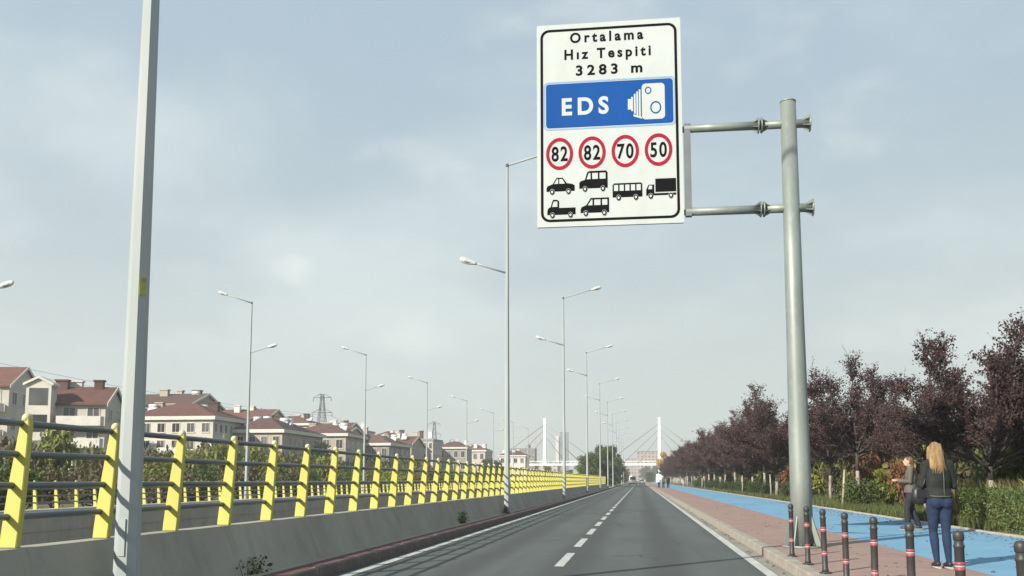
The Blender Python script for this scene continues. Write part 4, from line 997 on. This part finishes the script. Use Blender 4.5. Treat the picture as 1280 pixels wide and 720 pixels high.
# ------------------------------------------------------------------ lattice masts and their wires
def lattice(x, y, H, base, label):
    t = thing('lattice_mast', label, 'power pylon', (x, y, -.3))
    body = MB(); r = .09; lv = [0, .12, .24, .36, .48, .58, .67, .75, .83, .91, 1.0]
    wd = lambda f: base * (1 - f) ** 1.25 / 2 + .35
    cor = [(-1, -1), (1, -1), (1, 1), (-1, 1)]
    for i in range(len(lv) - 1):
        a, c = lv[i], lv[i + 1]
        for k in range(4):
            (p, q), (p2, q2) = cor[k], cor[(k + 1) % 4]
            A, B = Vector((p * wd(a), q * wd(a), a * H)), Vector((p * wd(c), q * wd(c), c * H))
            A2, B2 = Vector((p2 * wd(a), q2 * wd(a), a * H)), Vector((p2 * wd(c), q2 * wd(c), c * H))
            body.tube([A, B], r, 4, cap=False); body.tube([A, B2], r * .6, 4, cap=False); body.tube([A2, B], r * .6, 4, cap=False); body.tube([B, B2], r * .6, 4, cap=False)
    tag(body.build('lattice_body', M['frame_dark'], t), kind='stuff')
    for f, L in ((.66, 3.3), (.80, 2.9), (.965, 2.6)):
        c = MB()
        for sg in (-1, 1):
            for dy in (-.3, .3):
                c.tube([(0, dy, f * H), (sg * L, 0, f * H)], r * .8, 4); c.tube([(sg * .4, dy, f * H + 1.1), (sg * L, 0, f * H)], r * .6, 4)
            c.tube([(sg * L, 0, f * H), (sg * L, 0, f * H - 1.1)], .09, 5)
        c.build('cross_arm', M['frame_dark'], t)
    return t
lattice(-88.3, 260, 25.6, 6.0, 'steel lattice power mast standing above the houses, the larger one')
lattice(-90.6, 420, 27.5, 6.0, 'smaller farther steel lattice power mast right of the first')
t = thing('power_line', 'thin dark power wires strung to the larger lattice mast', 'wires', (0, 0, 0))
for dx, dz in ((-3.3, 15.6), (-2.9, 19.2), (2.9, 19.2)):
    A = Vector((-88.3 + dx, 260, dz)); Bp = Vector((-140 + dx, 55, dz + 14))
    MB().tube([A.lerp(Bp, k / 16) - Vector((0, 0, 4.5 * (1 - (2 * k / 16 - 1) ** 2))) for k in range(17)], .03, 4).build('wire', M['frame_dark'], t)
    Bp = Vector((-90.6 + dx, 420, dz + 1))
    MB().tube([A.lerp(Bp, k / 12) - Vector((0, 0, 3.5 * (1 - (2 * k / 12 - 1) ** 2))) for k in range(13)], .03, 4).build('wire', M['frame_dark'], t)

# ------------------------------------------------------------------ vehicles far ahead
M['car_white'] = mat('car_white', (0.78, 0.78, 0.77), 0.3, spec=0.5)
M['car_grey'] = mat('car_grey', (0.22, 0.23, 0.25), 0.3, metal=.4)
M['car_dark'] = mat('car_dark', (0.03, 0.032, 0.04), 0.3, spec=0.5)
M['car_glass'] = mat('car_glass', (0.02, 0.024, 0.028), 0.1, spec=0.6)
M['tyre'] = mat('tyre', (0.02, 0.02, 0.02), 0.8)
M['tail'] = mat('tail_light', (0.45, 0.02, 0.02), 0.3)
def vehicle(name, label, cat, x, y, L, W, prof, cab, col, glass):
    """prof: side outline (y, z) of the lower body; cab: outline of the cabin; both tapered in width"""
    t = thing(name, label, cat, (x, y, .005))
    def slab(pts, w0, w1):
        zs = [z for _, z in pts]; za, zb = min(zs), max(zs); n = len(pts); b = MB(); vs = []
        for s in (-1, 1):
            for yy, z in pts:
                f = (z - za) / (zb - za); vs.append((s * (w0 + (w1 - w0) * f), yy, z))
        b.add(vs, [tuple(range(n)), tuple(range(2 * n - 1, n - 1, -1))] + [((k + 1) % n, k, k + n, (k + 1) % n + n) for k in range(n)]); return b
    bd = slab(prof, W / 2, W / 2 - .03).mesh('body', col); bevel(bd, .05, 2); put('body', bd, t)
    cb = slab(cab, W / 2 - .04, W / 2 - .2).mesh('cabin', col); bevel(cb, .04, 2); put('cabin', cb, t)
    for k, (a, b_) in enumerate(glass['side']):
        for s in (-1, 1):
            za, zb = a[1], b_[1]; f = lambda z: (W / 2 - .04) + (-.16) * (z - cab[0][1]) / (max(z_ for _, z_ in cab) - cab[0][1]) + .012
            MB().add([(s * f(za), a[0], za), (s * f(za), b_[0], za), (s * f(zb), b_[0] - .08, zb), (s * f(zb), a[0] + .08, zb)] + [(s * (f(za) - .03), a[0], za), (s * (f(za) - .03), b_[0], za), (s * (f(zb) - .03), b_[0] - .08, zb), (s * (f(zb) - .03), a[0] + .08, zb)],
                     [(0,1,2,3),(4,7,6,5),(0,4,5,1),(1,5,6,2),(2,6,7,3),(3,7,4,0)]).build('side_window', M['car_glass'], t)
    (ya, za), (yb, zb) = glass['rear']; hw = W / 2 - .22
    MB().add([(-hw, ya - .015, za), (hw, ya - .015, za), (hw - .08, yb - .015, zb), (-hw + .08, yb - .015, zb), (-hw, ya + .03, za), (hw, ya + .03, za), (hw - .08, yb + .03, zb), (-hw + .08, yb + .03, zb)],
             [(0,1,2,3),(4,7,6,5),(0,4,5,1),(1,5,6,2),(2,6,7,3),(3,7,4,0)]).build('rear_window', M['car_glass'], t)
    y0 = min(p[0] for p in prof)
    for s in (-1, 1):
        MB().box(s * (W/2 - .12) - .09, s * (W/2 - .12) + .09, y0 - .02, y0 + .05, glass['tail'], glass['tail'] + .3).build('tail_light', M['tail'], t)
        for wy in (y0 + .8, y0 + L - .85):
            MB().tube([(s * (W/2 - .2), wy, .33), (s * (W/2 + .005), wy, .33)], .33, 18).build('wheel', M['tyre'], t)
    MB().box(-W/2 + .05, W/2 - .05, y0 - .07, y0 - .005, .35, .58).build('bumper', M['car_dark'], t)
    MB().box(-.26, .26, y0 - .082, y0 - .072, .62, .74).build('number_plate', M['car_white'], t)
    return t
vehicle('minibus', 'white minibus driving away in the left lane far ahead', 'minibus', -1.95, 262, 5.4, 2.0,
        [(0, .35), (5.4, .35), (5.45, .9), (5.1, 1.25), (0, 1.25)], [(.02, 1.252), (4.95, 1.252), (4.1, 2.45), (.12, 2.5)], M['car_white'],
        {'side': [((.5, 1.4), (1.9, 2.15)), ((2.1, 1.4), (3.7, 2.15))], 'rear': ((.03, 1.4), (.1, 2.2)), 'tail': .8})
car_p = [(0, .3), (4.2, .3), (4.25, .6), (3.9, .82), (2.9, .92), (0.05, .95)]; car_c = [(.15, .952), (3.0, .922), (2.2, 1.42), (.75, 1.45)]
cg = {'side': [((.65, 1.0), (1.4, 1.36)), ((1.45, 1.0), (2.35, 1.36))], 'rear': ((.22, 1.0), (.62, 1.36)), 'tail': .62}
vehicle('parked_car', 'dark grey car ahead of the minibus, near the kerb', 'car', .6, 318, 4.2, 1.75, car_p, car_c, M['car_grey'], cg)
vehicle('parked_car', 'white car far ahead in the right lane', 'car', 1.0, 345, 4.2, 1.75, car_p, car_c, M['car_white'], cg)
vehicle('parked_car', 'dark car far ahead in the left lane under the bridge', 'car', -2.2, 370, 4.2, 1.75, car_p, car_c, M['car_dark'], cg)

# ------------------------------------------------------------------ people
M['skin'] = mat('skin', (0.5, 0.3, 0.22), 0.6, (0.45, 0.26, 0.19), 8, 4)
M['blond'] = mat('blond_hair', (0.33, 0.21, 0.095), 0.6, (0.11, 0.065, 0.03), 22, 5, 0.6, 60, stretch=(1, 1, 0.08), lo=.3, hi=.7)
M['brown_hair'] = mat('brown_hair', (0.09, 0.05, 0.025), 0.6, (0.16, 0.09, 0.045), 22, 5, 0.6, 60, stretch=(1, 1, 0.1))
M['black_jacket'] = mat('black_jacket', (0.007, 0.010, 0.010), 0.85, (0.017, 0.021, 0.02), 7, 4, 0.5, 12)
M['seam'] = mat('jacket_seam', (0.075, 0.085, 0.05), 0.7)
M['jeans'] = mat('navy_jeans', (0.008, 0.017, 0.044), 0.9, (0.015, 0.03, 0.07), 5, 5, 0.4, 18)
M['black_cloth'] = mat('black_cloth', (0.012, 0.012, 0.014), 0.8, (0.022, 0.022, 0.025), 6, 4, 0.3, 20)
M['khaki'] = mat('grey_khaki_jacket', (0.11, 0.1, 0.078), 0.9, (0.075, 0.07, 0.055), 6, 5, 0.5, 14)
M['shoe'] = mat('black_shoe', (0.02, 0.02, 0.022), 0.5)
M['sole'] = mat('pale_sole', (0.35, 0.33, 0.3), 0.7)
M['bag'] = mat('black_bag', (0.014, 0.014, 0.018), 0.45, (0.03, 0.03, 0.034), 6, 4)
M['white_cloth'] = mat('white_cloth', (0.6, 0.58, 0.55), 0.8, (0.5, 0.48, 0.45), 6, 4)
def fuse(b, voxel, name, m, smooth=3, parent=None):
    """weld a bundle of closed shells into one continuous surface"""
    me = b.mesh(name, m); o = bpy.data.objects.new(name, me); C.objects.link(o)
    md = o.modifiers.new('r', 'REMESH'); md.mode = 'VOXEL'; md.voxel_size = voxel
    sm = o.modifiers.new('s', 'SMOOTH'); sm.iterations = smooth; sm.factor = .5
    bpy.context.view_layer.update()
    me2 = bpy.data.meshes.new_from_object(o.evaluated_get(bpy.context.evaluated_depsgraph_get()))
    bpy.data.objects.remove(o)
    me2.materials.clear(); me2.materials.append(m); me2.name = name
    for p in me2.polygons: p.use_smooth = True
    return put(name, me2, parent)
def limb(b, pts, rad, n=12):
    b.tube(pts, rad, n)
    for p, r in zip(pts, rad):
        rr_ = r if not hasattr(r, '__len__') else min(r); b.ell(p, rr_ * .99, 12, 8)
def lerp(a, b, f): return Vector(a).lerp(Vector(b), f)
def hand(b, wrist, d, palm_n, side, curl=.5):
    """palm, four bent fingers of unequal length and a thumb from the side of the palm"""
    d = Vector(d).normalized(); nrm = Vector(palm_n); nrm = (nrm - d * nrm.dot(d)).normalized(); s = d.cross(nrm) * side
    wv = Vector(wrist)
    for k in range(4): limb(b, [wv, wv + d * .085 + s * (.027 - .018 * k)], [.019, .015], 8)
    for k, L in enumerate((.07, .08, .075, .058)):
        p = wv + d * .088 + s * (.029 - .0195 * k); q = p + d * L * .5 + nrm * L * .22 * curl; r = q + d * L * .32 * (1 - curl * .5) + nrm * L * .5 * curl
        limb(b, [p, q, r], [.0095, .0088, .0075], 8)
    p = wv + d * .03 + s * .03; q = p + d * .028 + s * .03 + nrm * .008; limb(b, [p, q, q + d * .034 + nrm * .012 + s * .006], [.013, .011, .009], 8)
def figure(name, label, loc, rz, S, J, cols, hair, fine=True, group=None):
    """J: joint positions for a 1.70 m body that faces +y; S scales it"""
    t = thing(name, label, 'person', loc, rz, group); t.scale = (S, S, S)
    vx = .011 if fine else .02
    b = MB(); hd = Vector(J['head']); nk = Vector(J['neck']); ch = Vector(J['chest']); wa = Vector(J['waist']); pe = Vector(J['pelvis'])
    b.ell(hd, (.076, .096, .115), 18, 14)                                       # skull
    b.ell(hd + Vector((0, .03, -.055)), (.055, .068, .066), 14, 10)              # jaw
    b.ell(hd + Vector((0, .1, -.015)), (.014, .022, .024), 8, 6)                # nose
    b.ell(hd + Vector((0, .088, -.058)), (.026, .014, .010), 8, 6)              # mouth
    for s in (-1, 1):
        b.ell(hd + Vector((s * .077, -.005, -.012)), (.012, .024, .032), 8, 6)   # ears
        b.ell(hd + Vector((s * .03, .082, .018)), (.019, .014, .011), 8, 6)      # brow and eye
    limb(b, [hd + Vector((0, -.02, -.05)), nk, nk + Vector((0, 0, -.08))], [.055, .052, .065])
    tor = lambda k: [(nk + Vector((0, 0, -.075))), ch + Vector((0, 0, .05)), ch + Vector((0, 0, -.08)), wa, pe, pe + Vector((0, 0, -.09))]
    b.tube(tor(0), [(.085, .06), (.155, .095), (.155, .105), (.125, .09), (.165, .11), (.14, .1)], 18)
    for s in ('L', 'R'):
        limb(b, [J['sh' + s], J['el' + s], lerp(J['el' + s], J['ha' + s], .35), J['ha' + s]], [.05, .038, .037, .026])
        limb(b, [J['hip' + s], lerp(J['hip' + s], J['kn' + s], .3), J['kn' + s], lerp(J['kn' + s], J['an' + s], .3), J['an' + s]], [.088, .08, .054, .055, .037])
        limb(b, [J['an' + s], Vector(J['an' + s]) + Vector((0, -.02, -.05)), Vector(J['an' + s]) + Vector((0, .12, -.06))], [.036, .034, .03])
        if fine:
            d = Vector(J['ha' + s]) - Vector(J['el' + s]); hand(b, J['ha' + s], d, J.get('pn', (0, 0, -1)), 1 if s == 'L' else -1, .6)
        else: limb(b, [J['ha' + s], Vector(J['ha' + s]) + (Vector(J['ha' + s]) - Vector(J['el' + s])).normalized() * .13], [.028, .022])
    fuse(b, .0075 if fine else .018, 'body', M['skin'], 2, t)
    # jacket
    b = MB(); hem = Vector(J['hem'])
    b.tube([nk + Vector((0, 0, -.02)), nk + Vector((0, 0, -.07)), ch + Vector((0, 0, .075)), ch + Vector((0, 0, -.08)), wa, hem + Vector((0, 0, .06)), hem], [(.07, .066), (.115, .08), (.175, .115), (.182, .13), (.165, .118), J['hemr'], J['hemr']], 24)
    for s in ('L', 'R'):
        e = lerp(J['el' + s], J['ha' + s], .93)
        limb(b, [lerp(J['sh' + s], J['neck'], .3), J['sh' + s], lerp(J['sh' + s], J['el' + s], .55), J['el' + s], lerp(J['el' + s], J['ha' + s], .45), e], [.07, .074, .06, .055, .05, .042])
    limb(b, [nk + Vector((.0, -.045, -.03)), nk + Vector((0, -.05, .01))], [.052, .045])
    jk = fuse(b, vx, 'jacket', cols['jacket'], 3, t)
    # trousers
    b = MB(); b.tube([pe + Vector((0, 0, .13)), pe + Vector((0, 0, .05)), pe, pe + Vector((0, 0, -.1))], [(.142, .1), (.165, .118), (.178, .128), (.16, .118)], 20)
    for s in ('L', 'R'):
        a = J['an' + s]
        limb(b, [J['hip' + s], lerp(J['hip' + s], J['kn' + s], .35), J['kn' + s], lerp(J['kn' + s], a, .32), lerp(J['kn' + s], a, .97)], [.1, .092, cols['knee'], cols['knee'] + .004, cols['cuff']], 16)
    b.ell(pe + Vector((-.075, -.075, -.045)), (.088, .062, .09)); b.ell(pe + Vector((.075, -.075, -.045)), (.088, .062, .09))
    fuse(b, vx, 'trousers', cols['legs'], 3, t)
    for s in ('L', 'R'):
        a = Vector(J['an' + s]); f = Vector(J.get('toe', (0, 1, 0)))
        b = MB(); limb(b, [a + Vector((0, 0, -.01)), a - f * .035 + Vector((0, 0, -.04)), a + f * .05 + Vector((0, 0, -.05)), a + f * .15 + Vector((0, 0, -.062))], [.042, .042, .042, .03])
        sh = fuse(b, .011 if fine else .02, 'shoe', M['shoe'], 2, t)
        q = MB(); q.prism([(0, 0)], 0, 0) if False else None
        q.tube([a - f * .085 + Vector((0, 0, -.089)), a + f * .05 + Vector((0, 0, -.089)), a + f * .19 + Vector((0, 0, -.091))], [(.034, .014), (.043, .013), (.026, .011)], 10); q.build('sole', M['sole'], sh)
    hair(t, hd, J)
    return t, jk
def long_hair(mm):
    def f(t, hd, J):
        b = MB(); b.ell(hd + Vector((0, -.014, .018)), (.088, .104, .112), 18, 12)
        back = [(0, -.05, .02), (-.005, -.085, -.08), (-.012, -.10, -.18), (-.018, -.105, -.235), (-.02, -.1, -.275)]
        for dx, dl, r in ((-.06, .85, .04), (-.03, 1.0, .045), (0.0, 1.04, .046), (.03, .98, .045), (.06, .88, .04)):
            limb(b, [hd + Vector((dx * (1 + .25 * i / 4) + p[0], p[1] + abs(dx) * .35, p[2] * dl)) for i, p in enumerate(back)], [r, r, r * .98, r * .8, r * .45])
        for s in (-1, 1): limb(b, [hd + Vector((s * .07, .02, .04)), hd + Vector((s * .086, 0, -.06)), hd + Vector((s * .088, -.025, -.18)), hd + Vector((s * .08, -.05, -.24))], [.03, .034, .03, .016])
        h = fuse(b, .010, 'hair', mm, 1, t)
        rr = random.Random(3); st = MB()
        for _ in range(150):
            a = rr.uniform(-1.25, 1.25); x0 = math.sin(a) * .1; y0 = -.03 - math.cos(a) * .1
            pts = [hd + Vector((x0 * .8, y0 * .8, .1)), hd + Vector((x0 * 1.02, y0 * 1.08, -.02)), hd + Vector((x0 * 1.05 + rr.gauss(0, .008), y0 * 1.16, -.15)), hd + Vector((x0 * 1.1 + rr.gauss(0, .016), y0 * 1.18 + rr.gauss(0, .008), -.23 - rr.random() * .08))]
            st.tube(pts, [.004, .0055, .005, .002], 4, cap=False)
        st.build('hair_strand', mm, t)
    return f
def short_hair(mm, low=-.03):
    def f(t, hd, J):
        b = MB(); b.ell(hd + Vector((0, -.022, .03)), (.086, .098, .1), 16, 12); limb(b, [hd + Vector((0, -.07, 0)), hd + Vector((0, -.065, low - .05))], [.06, .05])
        for s in (-1, 1): limb(b, [hd + Vector((s * .06, -.02, .03)), hd + Vector((s * .066, -.03, low))], [.03, .022])
        fuse(b, .012, 'hair', mm, 1, t)
    return f
# blonde woman seen from behind, arms bent in front, weight on her right leg
JW = dict(head=(-.02, .03, 1.565), neck=(-.005, .0, 1.435), chest=(0, 0, 1.25), waist=(0, .01, 1.06), pelvis=(0, 0, .92), hem=(0, -.005, .93), hemr=(.188, .135),
          shL=(-.165, 0, 1.375), shR=(.165, 0, 1.375), elL=(-.23, .03, 1.10), elR=(.235, .03, 1.10), haL=(-.14, .25, 1.08), haR=(.14, .25, 1.10),
          hipL=(-.085, 0, .88), hipR=(.085, 0, .88), knL=(-.085, .05, .49), knR=(.082, .01, .49), anL=(-.07, .0, .10), anR=(.075, -.06, .10), pn=(0, 0, -1))
wt, jk = figure('person', 'woman with long blond hair, black jacket and navy jeans seen from behind', (4.08, 14.0, .151), R(4), 1.02, JW, {'jacket': M['black_jacket'], 'legs': M['jeans'], 'knee': .06, 'cuff': .042}, long_hair(M['blond']))
wt.scale = (.94, 1.0, 1.02)
MB().tube([(.03, -.128, 1.30), (.03, -.141, 1.18), (.03, -.13, 1.06), (.03, -.14, .96)], .007, 6).build('back_seam', M['seam'], jk)
MB().tube([(-.16, -.085, .965), (-.08, -.13, .955), (.0, -.146, .955), (.08, -.13, .955), (.16, -.085, .965)], .009, 6).build('waistband', M['seam'], jk)
# her shoulder bag hangs at her left hip
t = thing('shoulder_bag', 'black shoulder bag hanging at the left hip of the blonde woman', 'bag', (3.83, 14.02, 1.02), R(10))
bm_ = MB(); bm_.lathe([(.06, 0), (.115, .02), (.13, .1), (.115, .2), (.07, .24)], 18, (0, 0, 0), True, .85, .6); bm_.build('bag_body', M['bag'], t)
MB().tube([(0, -.07, .2), (.04, -.08, .3), (.08, -.06, .41), (.11, 0, .455), (.09, .06, .41), (.03, .08, .3), (0, .07, .2)], .011, 6).build('strap', M['bag'], t)
MB().box(-.07, .07, -.082, -.07, .09, .2).build('flap', M['bag'], t)
# person in grey khaki jacket, facing left, mid-step with hands held forward
JP = dict(head=(0, .03, 1.57), neck=(0, 0, 1.45), chest=(0, -.01, 1.26), waist=(0, 0, 1.06), pelvis=(0, 0, .92), hem=(0, 0, .84), hemr=(.2, .155),
          shL=(-.175, 0, 1.39), shR=(.175, 0, 1.39), elL=(-.2, .02, 1.1), elR=(.2, .0, 1.1), haL=(-.1, .27, 1.12), haR=(.1, .26, 1.14),
          hipL=(-.085, 0, .88), hipR=(.085, 0, .88), knL=(-.085, .1, .49), knR=(.085, .0, .49), anL=(-.085, .1, .10), anR=(.085, -.14, .10), pn=(0, 0, -1))
figure('person', 'person in grey khaki jacket and black trousers facing left on the blue path', (6.53, 24.6, .155), R(78), 1.05, JP, {'jacket': M['khaki'], 'legs': M['black_cloth'], 'knee': .07, 'cuff': .06}, short_hair(M['brown_hair'], -.05))
# three small walkers far ahead on the pavement
import copy as _c
def walker(x, y, rz, S, jacket, legs, label, ph):
    J = dict(JP); J['hem'] = (0, 0, .86); J['hemr'] = (.19, .14)
    J['elL'] = (-.22, -.06 * ph, 1.12); J['haL'] = (-.2, .08 - .1 * ph, .88); J['elR'] = (.22, .06 * ph, 1.12); J['haR'] = (.2, .08 + .1 * ph, .88)
    J['knL'] = (-.085, .1 * ph, .5); J['anL'] = (-.085, .16 * ph, .1); J['knR'] = (.085, .03 - .06 * ph, .5); J['anR'] = (.085, -.2 * ph, .11)
    figure('person', label, (x, y, .151), rz, S, J, {'jacket': jacket, 'legs': legs, 'knee': .07, 'cuff': .06}, short_hair(M['brown_hair']), False)
walker(4.0, 141, R(5), 1.05, M['black_cloth'], M['black_cloth'], 'distant walker all in black, right one of the far group on the pavement', 1)
walker(3.3, 140, R(-4), 1.0, M['khaki'], M['black_cloth'], 'distant walker in dark brown top, middle of the far group on the pavement', -1)
walker(2.8, 146, R(0), 1.0, M['white_cloth'], M['jeans'], 'distant walker in white top, left one of the far group on the pavement', 1)

# ------------------------------------------------------------------ haze
hzm = bpy.data.materials.new('haze_air'); hzm.use_nodes = True
hn = hzm.node_tree; hn.nodes.clear()
ho = hn.nodes.new('ShaderNodeOutputMaterial'); pv = hn.nodes.new('ShaderNodeVolumePrincipled')
pv.inputs['Color'].default_value = (0.97, 0.985, 0.97, 1); pv.inputs['Density'].default_value = 0.00052; pv.inputs['Anisotropy'].default_value = 0.2
hn.links.new(pv.outputs[0], ho.inputs['Volume'])
hb_ = MB().box(-3050, 3050, -350, 3050, ZC - 1.2, 72).build('haze', hzm)
tag(hb_, kind='stuff')
